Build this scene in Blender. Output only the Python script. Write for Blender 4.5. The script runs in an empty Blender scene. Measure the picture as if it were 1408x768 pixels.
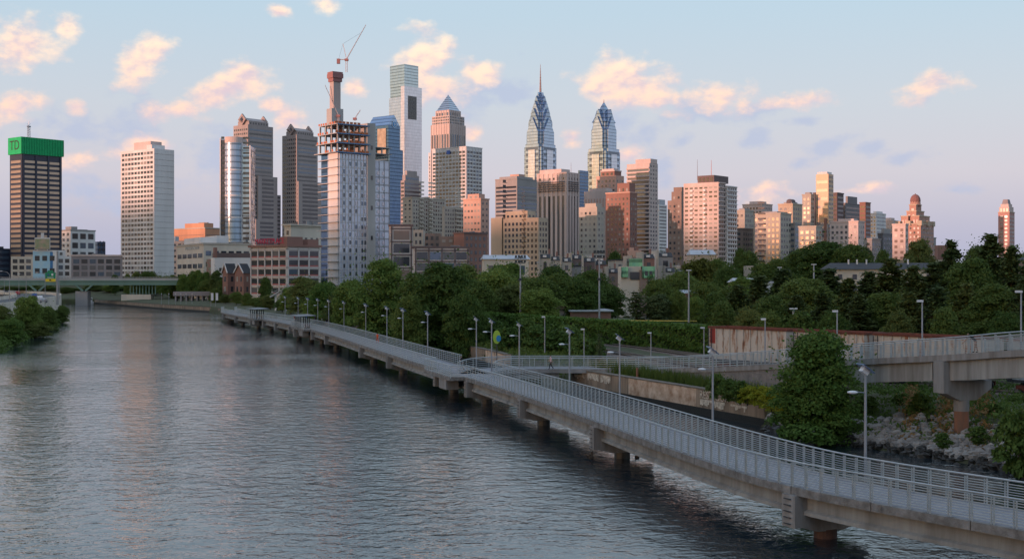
import bpy, math, random
import numpy as np
from mathutils import Vector, Matrix
random.seed(7)
R_ = math.radians
F = 1760.0; CH = 14.0; HV = 382.0; CU = 704.0      # focal length in photo pixels, eye height, horizon row, centre column
scene = bpy.context.scene
COL = scene.collection

# ------------------------------------------------------------------ camera
cd = bpy.data.cameras.new('camera'); cam = bpy.data.objects.new('camera', cd); COL.objects.link(cam)
cam.location = (0, 0, CH); cam.rotation_euler = (R_(90), 0, 0)
cd.sensor_width = 36; cd.lens = 36 * F / 1408; cd.shift_y = -2 / 1408
cd.clip_start = 0.5; cd.clip_end = 20000
scene.camera = cam
scene.view_settings.view_transform = 'Standard'; scene.view_settings.look = 'None'
scene.view_settings.exposure = 0.3; scene.view_settings.gamma = 1
scene.cycles.max_bounces = 5; scene.cycles.diffuse_bounces = 2; scene.cycles.glossy_bounces = 3
scene.cycles.transmission_bounces = 2; scene.cycles.transparent_max_bounces = 4
scene.cycles.caustics_reflective = False; scene.cycles.caustics_refractive = False

# ------------------------------------------------------------------ sun and sky
SUN_EL = 1.6; SUN_X, SUN_Y = -0.79, -0.61           # direction towards the sun: behind the camera, on the left
ld = bpy.data.lights.new('sun', 'SUN'); ld.energy = 3.8; ld.angle = R_(0.6); ld.color = (1.0, 0.50, 0.36)
sun = bpy.data.objects.new('sun', ld); COL.objects.link(sun)
sv = Vector((SUN_X, SUN_Y, math.tan(R_(SUN_EL)))).normalized()
sun.rotation_euler = sv.to_track_quat('Z', 'Y').to_euler()

world = bpy.data.worlds.new('World'); scene.world = world; world.use_nodes = True
def build_world():
    nt = world.node_tree; nt.nodes.clear(); N = nt.nodes.new; Lk = nt.links.new
    out = N('ShaderNodeOutputWorld'); bg = N('ShaderNodeBackground'); bg.inputs['Strength'].default_value = 0.1
    Lk(bg.outputs[0], out.inputs[0])
    def M(op, a, b=None, c=None, clamp=False):
        n = N('ShaderNodeMath'); n.operation = op; n.use_clamp = clamp
        for i, x in enumerate((a, b, c)):
            if x is None: continue
            if isinstance(x, (int, float)): n.inputs[i].default_value = x
            else: Lk(x, n.inputs[i])
        return n.outputs[0]
    def MIX(f, a, b):
        n = N('ShaderNodeMix'); n.data_type = 'RGBA'
        for s, x in ((n.inputs[0], f), (n.inputs[6], a), (n.inputs[7], b)):
            if isinstance(x, (int, float)): s.default_value = x
            elif isinstance(x, tuple): s.default_value = (*x, 1)
            else: Lk(x, s)
        return n.outputs[2]
    def SS(x, a, b):
        n = N('ShaderNodeMapRange'); n.interpolation_type = 'SMOOTHSTEP'
        Lk(x, n.inputs[0]); n.inputs[1].default_value = a; n.inputs[2].default_value = b; return n.outputs[0]
    tc = N('ShaderNodeTexCoord'); sep = N('ShaderNodeSeparateXYZ'); Lk(tc.outputs['Generated'], sep.inputs[0])
    az = M('ARCTAN2', sep.outputs[0], sep.outputs[1]); el = M('ARCSINE', sep.outputs[2])
    comb = N('ShaderNodeCombineXYZ'); Lk(az, comb.inputs[0]); Lk(el, comb.inputs[1]); ang = comb.outputs[0]
    sky = N('ShaderNodeTexSky'); sky.sky_type = 'NISHITA'; sky.sun_disc = False
    sky.sun_elevation = R_(SUN_EL); sky.sun_rotation = math.atan2(SUN_X, SUN_Y) % (2 * math.pi)
    sky.air_density = 1.0; sky.dust_density = 1.5; sky.ozone_density = 1.5
    # the evening colours of this sky, by height: lavender over the horizon, pink belt, pale blue above
    ramp = N('ShaderNodeValToRGB'); Lk(M('MULTIPLY', el, 1.0 / 1.2, clamp=True), ramp.inputs[0])
    cr = ramp.color_ramp
    stops = [(0.0, (3.7, 4.0, 5.5)), (0.03, (4.3, 4.35, 5.6)), (0.065, (5.4, 5.15, 5.9)), (0.11, (5.1, 5.5, 6.2)),
             (0.17, (4.4, 5.6, 6.6)), (0.3, (4.5, 5.8, 7.1)), (0.6, (4.5, 5.5, 7.0)), (1.0, (4.4, 5.3, 6.8))]
    while len(cr.elements) < len(stops): cr.elements.new(0.5)
    for e, (p, c) in zip(cr.elements, stops):
        e.position = p; e.color = (*[x / 8 for x in c], 1)
    base = N('ShaderNodeVectorMath'); base.operation = 'SCALE'; Lk(ramp.outputs[0], base.inputs[0]); base.inputs['Scale'].default_value = 8.0
    nish = N('ShaderNodeVectorMath'); nish.operation = 'SCALE'; Lk(sky.outputs[0], nish.inputs[0]); nish.inputs['Scale'].default_value = 4.5
    # away from the west the ramp rules; towards the sun the plain atmosphere takes over
    dt = N('ShaderNodeVectorMath'); dt.operation = 'DOT_PRODUCT'; Lk(tc.outputs['Generated'], dt.inputs[0]); dt.inputs[1].default_value = tuple(sv)
    west = SS(dt.outputs['Value'], 0.1, 0.95)
    c0 = MIX(M('MULTIPLY_ADD', west, 0.45, 0.08), base.outputs[0], nish.outputs[0])
    # clouds
    nz = N('ShaderNodeTexNoise'); nz.inputs['Scale'].default_value = 30; nz.inputs['Detail'].default_value = 7; nz.inputs['Roughness'].default_value = 0.56
    mp = N('ShaderNodeMapping'); mp.inputs['Scale'].default_value = (1, 1.5, 1); Lk(ang, mp.inputs[0]); Lk(mp.outputs[0], nz.inputs[0])
    nz2 = N('ShaderNodeTexNoise'); nz2.inputs['Scale'].default_value = 30; nz2.inputs['Detail'].default_value = 5; nz2.inputs['Roughness'].default_value = 0.5
    mp2 = N('ShaderNodeMapping'); mp2.inputs['Scale'].default_value = (1, 1.5, 1); mp2.inputs['Location'].default_value = (-0.0035, 0.006, 0)
    Lk(ang, mp2.inputs[0]); Lk(mp2.outputs[0], nz2.inputs[0])
    n1 = M('SUBTRACT', nz.outputs[0], 0.5); n2 = M('SUBTRACT', nz2.outputs[0], 0.5)
    def field(lst):
        acc = None
        for (u, v, ru, rv, rot, w) in lst:
            a = math.atan((u - CU) / F); e = math.atan((HV - v) / F * math.cos(a))
            m = N('ShaderNodeMapping'); m.vector_type = 'TEXTURE'; Lk(ang, m.inputs[0])
            m.inputs['Location'].default_value = (a, e, 0); m.inputs['Rotation'].default_value = (0, 0, R_(rot))
            m.inputs['Scale'].default_value = (ru * 1.12 / F, rv * 1.15 / F, 1)
            ln = N('ShaderNodeVectorMath'); ln.operation = 'LENGTH'; Lk(m.outputs[0], ln.inputs[0])
            x = M('SUBTRACT', w, ln.outputs['Value'])
            acc = x if acc is None else M('MAXIMUM', acc, x)
        return acc
    warm = [(582, 82, 40, 42, 0, 1.1), (655, 97, 38, 20, 0, 1), (610, 118, 55, 40, 0, .9), (337, 112, 42, 24, 20, 1.05), (300, 132, 60, 26, 22, 1.05),
            (250, 152, 50, 20, 10, .95), (45, 62, 44, 36, 35, 1.1), (88, 40, 24, 20, 30, 1), (18, 148, 50, 22, 25, 1), (200, 78, 46, 26, 40, 1.05),
            (838, 112, 56, 36, 0, 1.12), (890, 125, 66, 30, -6, 1.05), (975, 130, 66, 22, -8, 1.0), (1090, 142, 60, 16, -3, .95), (1272, 120, 50, 20, 8, .95),
            (1045, 266, 48, 22, 8, .9), (490, 120, 18, 14, 0, 1), (445, 6, 30, 16, 0, .9), (385, 17, 22, 12, 0, .9),
            (395, 168, 34, 26, 30, .95), (105, 148, 20, 14, 0, .9), (862, 215, 24, 14, 10, .9), (788, 190, 22, 16, 20, .9), (645, 185, 24, 18, 20, .85),
            (375, 145, 22, 12, 0, .9), (205, 200, 60, 20, 0, .72), (120, 215, 80, 24, 5, .7), (1180, 262, 60, 12, 0, .7)]
    blue = [(640, 130, 90, 52, 0, .9), (892, 176, 44, 20, 20, .95), (950, 145, 90, 26, -6, .9), (1060, 150, 90, 18, 0, .9), (1040, 192, 38, 14, 12, .95),
            (1145, 200, 54, 20, 18, .95), (1195, 204, 42, 14, 5, .95), (1102, 225, 36, 16, 20, .95), (940, 193, 24, 12, 25, .95), (700, 128, 60, 30, 0, .85),
            (1250, 214, 40, 14, 10, .9), (1310, 262, 50, 12, 0, .85), (120, 185, 160, 60, 5, .82), (300, 215, 120, 70, 0, .8), (110, 270, 150, 50, 0, .75),
            (860, 165, 70, 40, 0, .8), (1270, 136, 40, 12, 6, .7), (910, 235, 30, 30, 0, .75), (1100, 165, 60, 12, 0, .8)]
    W = field(warm); B = field(blue)
    dB = M('MULTIPLY', SS(M('MULTIPLY_ADD', n1, 3.4, M('MULTIPLY', B, 1.15)), 0.1, 1.0), 0.62)
    c1 = MIX(dB, c0, (3.8, 4.4, 6.0))
    dW = M('MULTIPLY', SS(M('MULTIPLY_ADD', n1, 2.6, W), 0.0, 0.85), 0.92)
    relief = SS(M('SUBTRACT', n1, n2), -0.17, 0.13)
    warmth = MIX(relief, (6.4, 5.1, 5.6), (9.2, 6.3, 4.9))
    # the clouds that stand higher catch yellower light
    warmth2 = MIX(M('MULTIPLY', SS(el, 0.11, 0.2), relief), warmth, (10.2, 7.9, 5.9))
    c2 = MIX(dW, c1, warmth2)
    Lk(c2, bg.inputs[0])
build_world()

# ------------------------------------------------------------------ materials
MATS = {}
def newmat(name):
    m = bpy.data.materials.new(name); m.use_nodes = True; nt = m.node_tree
    return m, nt, nt.nodes['Principled BSDF'], nt.nodes.new, nt.links.new
def mat(name, c, rough=0.8, metal=0.0, var=0.25, scale=0.3, bump=0.0, bscale=None, ior=1.45, c2=None, streak=False, coat=0.0, rnd=0.0):
    if name in MATS: return MATS[name]
    m, nt, b, N, Lk = newmat(name)
    b.inputs['Roughness'].default_value = rough; b.inputs['Metallic'].default_value = metal; b.inputs['IOR'].default_value = ior
    if coat: b.inputs['Coat Weight'].default_value = coat
    c2 = c2 or tuple(x * (1 - var) for x in c); c1 = tuple(min(1, x * (1 + var * 0.35)) for x in c)
    tc = N('ShaderNodeTexCoord'); vec = tc.outputs['Object']
    if streak:
        mp = N('ShaderNodeMapping'); mp.inputs['Scale'].default_value = (1, 1, 0.12); Lk(vec, mp.inputs[0]); vec = mp.outputs[0]
    n = N('ShaderNodeTexNoise'); n.inputs['Scale'].default_value = scale; n.inputs['Detail'].default_value = 6; n.inputs['Roughness'].default_value = 0.65
    Lk(vec, n.inputs[0])
    mr = N('ShaderNodeMapRange'); Lk(n.outputs[0], mr.inputs[0]); mr.inputs[1].default_value = 0.3; mr.inputs[2].default_value = 0.7
    mx = N('ShaderNodeMix'); mx.data_type = 'RGBA'; Lk(mr.outputs[0], mx.inputs[0]); mx.inputs[6].default_value = (*c2, 1); mx.inputs[7].default_value = (*c1, 1)
    col = mx.outputs[2]
    if rnd:
        oi = N('ShaderNodeObjectInfo'); mr2 = N('ShaderNodeMapRange'); Lk(oi.outputs['Random'], mr2.inputs[0]); mr2.inputs[3].default_value = 1 - rnd; mr2.inputs[4].default_value = 1 + rnd
        vm = N('ShaderNodeVectorMath'); vm.operation = 'SCALE'; Lk(col, vm.inputs[0]); Lk(mr2.outputs[0], vm.inputs['Scale']); col = vm.outputs[0]
    Lk(col, b.inputs['Base Color'])
    if bump:
        nb = N('ShaderNodeTexNoise'); nb.inputs['Scale'].default_value = bscale or scale * 6; nb.inputs['Detail'].default_value = 4; Lk(tc.outputs['Object'], nb.inputs[0])
        bp = N('ShaderNodeBump'); bp.inputs['Strength'].default_value = bump; bp.inputs['Distance'].default_value = 0.1
        Lk(nb.outputs[0], bp.inputs['Height']); Lk(bp.outputs[0], b.inputs['Normal'])
    MATS[name] = m; return m
def emat(name, c, e, base=(0.3, 0.25, 0.2)):
    if name in MATS: return MATS[name]
    m, nt, b, N, Lk = newmat(name); b.inputs['Base Color'].default_value = (*base, 1)
    b.inputs['Emission Color'].default_value = (*c, 1); b.inputs['Emission Strength'].default_value = e
    MATS[name] = m; return m
def glassmat(name, c, metal=0.9, rough=0.08, wob=0.004, floor=3.8, bay=1.5, linec=0.5):
    """coated curtain wall: reflective, with panes that differ a little and thin spandrel lines"""
    if name in MATS: return MATS[name]
    m, nt, b, N, Lk = newmat(name)
    b.inputs['Metallic'].default_value = metal; b.inputs['Roughness'].default_value = rough; b.inputs['IOR'].default_value = 1.7
    tc = N('ShaderNodeTexCoord'); sp = N('ShaderNodeSeparateXYZ'); Lk(tc.outputs['Object'], sp.inputs[0])
    def M(op, a, b_=None, c_=None):
        n = N('ShaderNodeMath'); n.operation = op
        for i, x in enumerate((a, b_, c_)):
            if x is None: continue
            if isinstance(x, (int, float)): n.inputs[i].default_value = x
            else: Lk(x, n.inputs[i])
        return n.outputs[0]
    fz = M('DIVIDE', sp.outputs[2], floor); h = M('DIVIDE', M('ADD', sp.outputs[0], sp.outputs[1]), bay)
    cmb = N('ShaderNodeCombineXYZ'); Lk(M('FLOOR', fz), cmb.inputs[0]); Lk(M('FLOOR', h), cmb.inputs[1])
    wn = N('ShaderNodeTexWhiteNoise'); wn.noise_dimensions = '3D'; Lk(cmb.outputs[0], wn.inputs[0])
    line = M('LESS_THAN', M('FRACT', fz), 0.27)
    k = M('MULTIPLY', M('MULTIPLY_ADD', wn.outputs['Value'], 0.12, 0.9), M('SUBTRACT', 1.0, M('MULTIPLY', line, 1 - linec)))
    vm = N('ShaderNodeVectorMath'); vm.operation = 'SCALE'; vm.inputs[0].default_value = c; Lk(k, vm.inputs['Scale']); Lk(vm.outputs[0], b.inputs['Base Color'])
    # each pane leans a hair differently
    sub = N('ShaderNodeVectorMath'); sub.operation = 'SUBTRACT'; Lk(wn.outputs['Color'], sub.inputs[0]); sub.inputs[1].default_value = (.5, .5, .5)
    sc = N('ShaderNodeVectorMath'); sc.operation = 'SCALE'; Lk(sub.outputs[0], sc.inputs[0]); sc.inputs['Scale'].default_value = wob * 6
    ge = N('ShaderNodeNewGeometry'); ad = N('ShaderNodeVectorMath'); Lk(ge.outputs['Normal'], ad.inputs[0]); Lk(sc.outputs[0], ad.inputs[1])
    nm = N('ShaderNodeVectorMath'); nm.operation = 'NORMALIZE'; Lk(ad.outputs[0], nm.inputs[0]); Lk(nm.outputs[0], b.inputs['Normal'])
    MATS[name] = m; return m

# ------------------------------------------------------------------ mesh collector
class MB:
    def __init__(s): s.v = []; s.f = []; s.m = []; s.cur = 0
    def add(s, vs, fs):
        o = len(s.v); s.v += vs; s.f += [tuple(i + o for i in f) for f in fs]; s.m += [s.cur] * len(fs)
    def box(s, x0, x1, y0, y1, z0, z1):
        s.add([(x0, y0, z0), (x1, y0, z0), (x1, y1, z0), (x0, y1, z0), (x0, y0, z1), (x1, y0, z1), (x1, y1, z1), (x0, y1, z1)],
              [(0, 3, 2, 1), (4, 5, 6, 7), (0, 1, 5, 4), (1, 2, 6, 5), (2, 3, 7, 6), (3, 0, 4, 7)]); return s
    def prism(s, poly, z0, z1, top=1.0, cx=None):
        """extrude a counter-clockwise polygon, the top scaled about its centre"""
        n = len(poly); ax = sum(p[0] for p in poly) / n; ay = sum(p[1] for p in poly) / n
        if cx: ax, ay = cx
        vs = [(x, y, z0) for x, y in poly] + [(ax + (x - ax) * top, ay + (y - ay) * top, z1) for x, y in poly]
        s.add(vs, [tuple(range(n - 1, -1, -1)), tuple(range(n, 2 * n))] + [(i, (i + 1) % n, n + (i + 1) % n, n + i) for i in range(n)]); return s
    def tube(s, p0, p1, r0, r1=None, n=8):
        r1 = r0 if r1 is None else r1; p0 = Vector(p0); p1 = Vector(p1); d = (p1 - p0).normalized()
        a = d.orthogonal().normalized(); b = d.cross(a)
        vs = []
        for p, r in ((p0, r0), (p1, r1)):
            for i in range(n):
                t = 2 * math.pi * i / n; q = p + (a * math.cos(t) + b * math.sin(t)) * r; vs.append(tuple(q))
        s.add(vs, [tuple(range(n - 1, -1, -1)), tuple(range(n, 2 * n))] + [(i, (i + 1) % n, n + (i + 1) % n, n + i) for i in range(n)]); return s
    def bar(s, p0, p1, w, h):
        """rectangular bar between two points, w across (horizontal), h high"""
        p0 = Vector(p0); p1 = Vector(p1); d = (p1 - p0).normalized(); up = Vector((0, 0, 1))
        if abs(d.z) > 0.95: up = Vector((0, 1, 0))
        a = d.cross(up).normalized() * w / 2; b = a.cross(d).normalized() * h / 2
        vs = [tuple(p + q) for p in (p0, p1) for q in (-a - b, a - b, a + b, -a + b)]
        s.add(vs, [(0, 1, 2, 3), (7, 6, 5, 4), (0, 4, 5, 1), (1, 5, 6, 2), (2, 6, 7, 3), (3, 7, 4, 0)]); return s
    def sweep(s, pts, prof, closed=True):
        """pts: (x, y, z) along the way; prof: (offset to the right of travel, height) pairs"""
        n = len(pts); k = len(prof); vs = []
        for i, p in enumerate(pts):
            a = pts[max(0, i - 1)]; b = pts[min(n - 1, i + 1)]; dx, dy = b[0] - a[0], b[1] - a[1]; l = math.hypot(dx, dy) or 1
            nx, ny = dy / l, -dx / l
            for (o, h) in prof: vs.append((p[0] + nx * o, p[1] + ny * o, p[2] + h))
        fs = []
        kk = k if closed else k - 1
        for i in range(n - 1):
            for j in range(kk):
                j2 = (j + 1) % k; fs.append((i * k + j, (i + 1) * k + j, (i + 1) * k + j2, i * k + j2))
        if closed: fs += [tuple(range(k)), tuple(range((n - 1) * k + k - 1, (n - 1) * k - 1, -1))]
        s.add(vs, fs); return s
    def sphere(s, c, r, n=8, m=6, sz=1.0):
        vs = [(c[0], c[1], c[2] - r * sz)]
        for j in range(1, m):
            t = math.pi * j / m
            for i in range(n):
                a = 2 * math.pi * i / n; vs.append((c[0] + r * math.sin(t) * math.cos(a), c[1] + r * math.sin(t) * math.sin(a), c[2] - r * sz * math.cos(t)))
        vs.append((c[0], c[1], c[2] + r * sz)); fs = []
        for i in range(n):
            i2 = (i + 1) % n; fs.append((0, 1 + i2, 1 + i)); fs.append((len(vs) - 1, 1 + (m - 2) * n + i, 1 + (m - 2) * n + i2))
            for j in range(m - 2): fs.append((1 + j * n + i, 1 + j * n + i2, 1 + (j + 1) * n + i2, 1 + (j + 1) * n + i))
        s.add(vs, fs); return s
    def build(s, name, mats, parent=None, smooth=False):
        me = bpy.data.meshes.new(name); me.from_pydata(s.v, [], s.f); me.validate(clean_customdata=False)
        if not isinstance(mats, (list, tuple)): mats = [mats]
        for m in mats: me.materials.append(m)
        if len(mats) > 1 and len(me.polygons) == len(s.m): me.polygons.foreach_set('material_index', s.m)
        if smooth: me.polygons.foreach_set('use_smooth', [True] * len(me.polygons))
        me.update()
        o = bpy.data.objects.new(name, me); COL.objects.link(o)
        if parent: o.parent = parent
        return o
def np_mesh(name, verts, quads, mats, parent=None, mi=None):
    me = bpy.data.meshes.new(name); nv = len(verts); nf = len(quads)
    me.vertices.add(nv); me.vertices.foreach_set('co', np.asarray(verts, np.float32).ravel())
    me.loops.add(nf * 4); me.loops.foreach_set('vertex_index', np.asarray(quads, np.int32).ravel())
    me.polygons.add(nf); me.polygons.foreach_set('loop_start', np.arange(0, nf * 4, 4, dtype=np.int32))
    for m in (mats if isinstance(mats, (list, tuple)) else [mats]): me.materials.append(m)
    if mi is not None: me.polygons.foreach_set('material_index', np.asarray(mi, np.int32))
    me.update(calc_edges=True)
    o = bpy.data.objects.new(name, me); COL.objects.link(o)
    if parent: o.parent = parent
    return o
def empty(name, loc, rz=0.0):
    o = bpy.data.objects.new(name, None); COL.objects.link(o); o.location = loc; o.rotation_euler = (0, 0, rz); o.empty_display_size = 0.2; return o
def tag(o, label=None, cat=None, group=None, kind=None):
    if label: o['label'] = label
    if cat: o['category'] = cat
    if group: o['group'] = group
    if kind: o['kind'] = kind
    return o
def thing(name, label, cat, loc=(0, 0, 0), rz=0.0, group=None): return tag(empty(name, loc, rz), label, cat, group)
def dup(root, loc, rz=None, label=None, group=None, sc=None):
    r = root.copy(); COL.objects.link(r); r.location = loc
    if rz is not None: r.rotation_euler = (0, 0, rz)
    if sc is not None: r.scale = sc if isinstance(sc, tuple) else (sc, sc, sc)
    if label: r['label'] = label
    if group: r['group'] = group
    for ch in list(root.children):
        c = ch.copy(); COL.objects.link(c); c.parent = r
        for g in ch.children:
            d = g.copy(); COL.objects.link(d); d.parent = c
    return r
def text(name, s, size, loc, rot, m, parent=None, depth=0.02, align='CENTER', sx=1.0):
    cu = bpy.data.curves.new(name, 'FONT'); cu.body = s; cu.size = size; cu.extrude = depth; cu.align_x = align; cu.align_y = 'CENTER'
    cu.materials.append(m); o = bpy.data.objects.new(name, cu); COL.objects.link(o); o.location = loc; o.rotation_euler = rot; o.scale = (sx, 1, 1)
    bpy.context.view_layer.update(); dg = bpy.context.evaluated_depsgraph_get()
    me = bpy.data.meshes.new_from_object(o.evaluated_get(dg)); bpy.data.objects.remove(o); me.materials.clear(); me.materials.append(m)
    o = bpy.data.objects.new(name, me); COL.objects.link(o); o.location = loc; o.rotation_euler = rot; o.scale = (sx, 1, 1)
    if parent: o.parent = parent
    return o
def pz(u, v, z):            # photo pixel on the level plane z
    d = (CH - z) * F / (v - HV); return ((u - CU) / F * d, d, z)
def pd(u, v, d): return ((u - CU) / F * d, d, CH + d * (HV - v) / F)
def interp(xs, ys, x): return float(np.interp(x, xs, ys))
ORD = ['nearest', 'second', 'third', 'fourth', 'fifth', 'sixth', 'seventh', 'eighth', 'ninth', 'tenth', 'eleventh', 'twelfth', 'thirteenth', 'fourteenth',
       'fifteenth', 'sixteenth', 'seventeenth', 'eighteenth', 'nineteenth', 'twentieth']

# ------------------------------------------------------------------ land, water
EY = [0, 40, 60, 80, 90, 95.5, 105.8, 116, 121, 160.5, 191, 216, 228, 262, 300, 342, 385, 425, 513, 573, 704, 735, 800, 1000, 3000, 9000]
EX = [62, 52, 46, 40, 36.5, 35, 29.3, 24.5, 23.8, 7.6, -0.4, -7.9, -10, -24, -38, -56, -76, -92, -118.6, -157, -230, -420, -900, -1500, -6000, -14000]
WY = [0, 150, 228, 330, 425, 573, 650, 750, 900, 9000]
WX = [-72, -80, -93, -122, -149, -198, -250, -350, -640, -12500]
def shore_e(y): return interp(EY, EX, y)
def shore_w(y): return interp(WY, WX, y)
def prof_e(y, s):
    walled = 119 < y < 219 or y > 430
    if walled: h = interp([-8, -0.5, 0.35, 3, 12, 60, 120, 300, 600, 6000], [-4, -1.5, 2.45, 2.6, 3.1, 3.8, 4.4, 9, 12, 14], s)
    else: h = interp([-8, 0, 3, 8, 12, 60, 120, 300, 600, 6000], [-3, 0.05, 1.2, 2.5, 3.0, 3.7, 4.4, 9, 12, 14], s)
    return h
def ground_z(x, y):
    s = x - shore_e(y)
    if s > -8: return prof_e(y, s)
    w = shore_w(y) - x
    return interp([-8, 0, 6, 14, 60, 300, 1200, 6000], [-3, 0.05, 2.2, 4.2, 5.2, 8, 14, 20], w)
def build_land():
    ys = sorted(set(list(np.arange(-60, 130, 2.5)) + list(np.arange(118, 124, 0.7)) + list(np.arange(130, 440, 6)) + list(np.arange(440, 1000, 20)) + [1100, 1300, 1600, 2000, 3000, 5000, 8500]))
    offs = [-12, -8, -4, -0.5, 0, 0.35, 1, 2, 3, 4.5, 6, 8, 10, 12, 16, 22, 30, 45, 60, 90, 120, 180, 300, 450, 600, 1200, 3000, 12000]
    rnd = random.Random(3)
    def sheet(name, shore, prof, sgn):
        V = []; nF = []
        for y in ys:
            for o in offs:
                j = rnd.uniform(-0.12, 0.12) if 1 < o < 30 and y < 430 else 0
                V.append((shore(max(0, y)) + sgn * o, y, prof(max(0, y), o) + j))
        k = len(offs)
        for i in range(len(ys) - 1):
            for j in range(k - 1):
                q = (i * k + j, i * k + j + 1, (i + 1) * k + j + 1, (i + 1) * k + j); nF.append(q if sgn > 0 else q[::-1])
        return np_mesh(name, V, nF, MATS['ground'])
    m = mat('ground', (0.055, 0.075, 0.03), 0.95, var=0.6, scale=0.35, bump=0.6, bscale=2, c2=(0.05, 0.042, 0.028))
    tag(sheet('ground_east', shore_e, prof_e, 1), kind='structure')
    tag(sheet('ground_west', shore_w, lambda y, s: ground_z(shore_w(y) - s, y) if s > -8 else -3, -1), kind='structure')
build_land()
def build_water():
    m, nt, b, N, Lk = newmat('water')
    b.inputs['Base Color'].default_value = (0.012, 0.022, 0.030, 1); b.inputs['Roughness'].default_value = 0.045; b.inputs['IOR'].default_value = 1.6
    tc = N('ShaderNodeTexCoord')
    def noise(scale, det, stretch, rot, rough=0.5):
        mp = N('ShaderNodeMapping'); mp.inputs['Scale'].default_value = stretch; mp.inputs['Rotation'].default_value = (0, 0, R_(rot)); Lk(tc.outputs['Object'], mp.inputs[0])
        n = N('ShaderNodeTexNoise'); n.inputs['Scale'].default_value = scale; n.inputs['Detail'].default_value = det; n.inputs['Roughness'].default_value = rough
        n.inputs['Distortion'].default_value = 0.6; Lk(mp.outputs[0], n.inputs[0]); return n.outputs[0]
    def M(op, a, b_, c_=None):
        n = N('ShaderNodeMath'); n.operation = op
        for i, x in enumerate((a, b_, c_)):
            if x is None: continue
            if isinstance(x, (int, float)): n.inputs[i].default_value = x
            else: Lk(x, n.inputs[i])
        return n.outputs[0]
    a = noise(0.75, 3, (0.8, 1.0, 1), 12); c = noise(2.6, 2, (0.85, 1.0, 1), -8); g = noise(0.035, 3, (0.6, 1, 1), 20)
    h = M('ADD', M('MULTIPLY', a, 1.0), M('MULTIPLY', c, 0.27))
    amp = N('ShaderNodeMapRange'); Lk(g, amp.inputs[0]); amp.inputs[1].default_value = 0.35; amp.inputs[2].default_value = 0.65; amp.inputs[3].default_value = 0.5; amp.inputs[4].default_value = 1.35
    bp = N('ShaderNodeBump'); bp.inputs['Strength'].default_value = 1.0; bp.inputs['Distance'].default_value = 0.12
    Lk(M('MULTIPLY', h, amp.outputs[0]), bp.inputs['Height']); Lk(bp.outputs[0], b.inputs['Normal'])
    w = MB(); w.add([(-3000, -300, 0), (700, -300, 0), (700, 3000, 0), (-3000, 3000, 0)], [(0, 1, 2, 3)])
    tag(w.build('river_water', m), kind='structure')
build_water()
def build_shade_ridge():
    # unseen ridge added behind the viewer to hold the lower towers in shade
    V = []; Q = []; n = 90; c = Vector((SUN_X, SUN_Y)).normalized(); t = Vector((-c.y, c.x))
    rn = random.Random(5); prof = [(-500, 0), (-150, .8), (0, 1), (150, .8), (500, 0)]
    for i in range(n):
        s = (i - n / 2) * 55
        top = 106 + 7 * math.sin(s * 0.006) + 5 * math.sin(s * 0.017 + 1) + rn.uniform(-5, 5)
        for o, hh in prof:
            p = c * (1900 + o) + t * s; V.append((p.x, p.y, 4 + top * hh))
    for i in range(n - 1):
        for j in range(4): Q.append((i * 5 + j, i * 5 + j + 1, (i + 1) * 5 + j + 1, (i + 1) * 5 + j))
    tag(np_mesh('shade_ridge', V, Q, MATS['ground']), kind='structure')
build_shade_ridge()

# ------------------------------------------------------------------ boardwalk
conc = mat('concrete', (0.26, 0.27, 0.28), 0.85, var=0.35, scale=1.2, bump=0.25, bscale=14, c2=(0.16, 0.15, 0.145), streak=True)
conc_l = mat('girder_concrete', (0.34, 0.355, 0.36), 0.85, var=0.25, scale=0.8, bump=0.15, bscale=9, c2=(0.17, 0.17, 0.165), streak=True)
conc_r = mat('fascia_concrete', (0.24, 0.245, 0.25), 0.9, var=0.5, scale=1.6, bump=0.4, bscale=18, c2=(0.10, 0.095, 0.09))
deckm = mat('deck_concrete', (0.22, 0.23, 0.26), 0.8, var=0.2, scale=0.9, bump=0.1, bscale=20)
steel = mat('galvanised_steel', (0.40, 0.45, 0.48), 0.45, metal=0.35, var=0.2, scale=2)
steel_d = mat('dark_steel', (0.05, 0.055, 0.065), 0.45, metal=0.4, var=0.2, scale=2)
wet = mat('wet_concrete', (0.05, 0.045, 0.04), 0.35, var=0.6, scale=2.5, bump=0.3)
rustm = mat('rusty_steel', (0.24, 0.10, 0.055), 0.85, var=0.6, scale=2.2, bump=0.3, c2=(0.14, 0.10, 0.08), streak=True)
ZD = 2.9
NEAR = [(44, 30), (35.5, 38.5), (28.8, 46.6), (22.5, 56.2), (15.1, 67.8), (11.3, 79.1), (6.37, 99.2), (1.23, 119.9), (-5.0, 142.5), (-9.4, 157), (-14.2, 173.5),
        (-23.8, 207.8), (-36.6, 253.7), (-49.8, 296), (-66.5, 342.7), (-81.5, 379), (-95, 418), (-99, 440)]
def catmull(P, step=1.15):
    out = []
    for i in range(len(P) - 1):
        p0 = P[max(0, i - 1)]; p1 = P[i]; p2 = P[i + 1]; p3 = P[min(len(P) - 1, i + 2)]
        n = max(2, int(math.dist(p1[:2], p2[:2]) / (step / 3)))
        for k in range(n):
            t = k / n; out.append(tuple(0.5 * (2 * b + (c - a) * t + (2 * a - 5 * b + 4 * c - d) * t * t + (3 * b - a - 3 * c + d) * t ** 3) for a, b, c, d in zip(p0, p1, p2, p3)))
    out.append(tuple(P[-1]))
    res = [out[0]]; acc = 0                          # resample evenly
    for a, b in zip(out, out[1:]):
        l = math.dist(a[:2], b[:2]); 
        while acc + l >= step:
            t = (step - acc) / l; a = tuple(x + (y - x) * t for x, y in zip(a, b)); res.append(a); l = math.dist(a[:2], b[:2]); acc = 0
        acc += l
    return res
near = catmull(NEAR)
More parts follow.
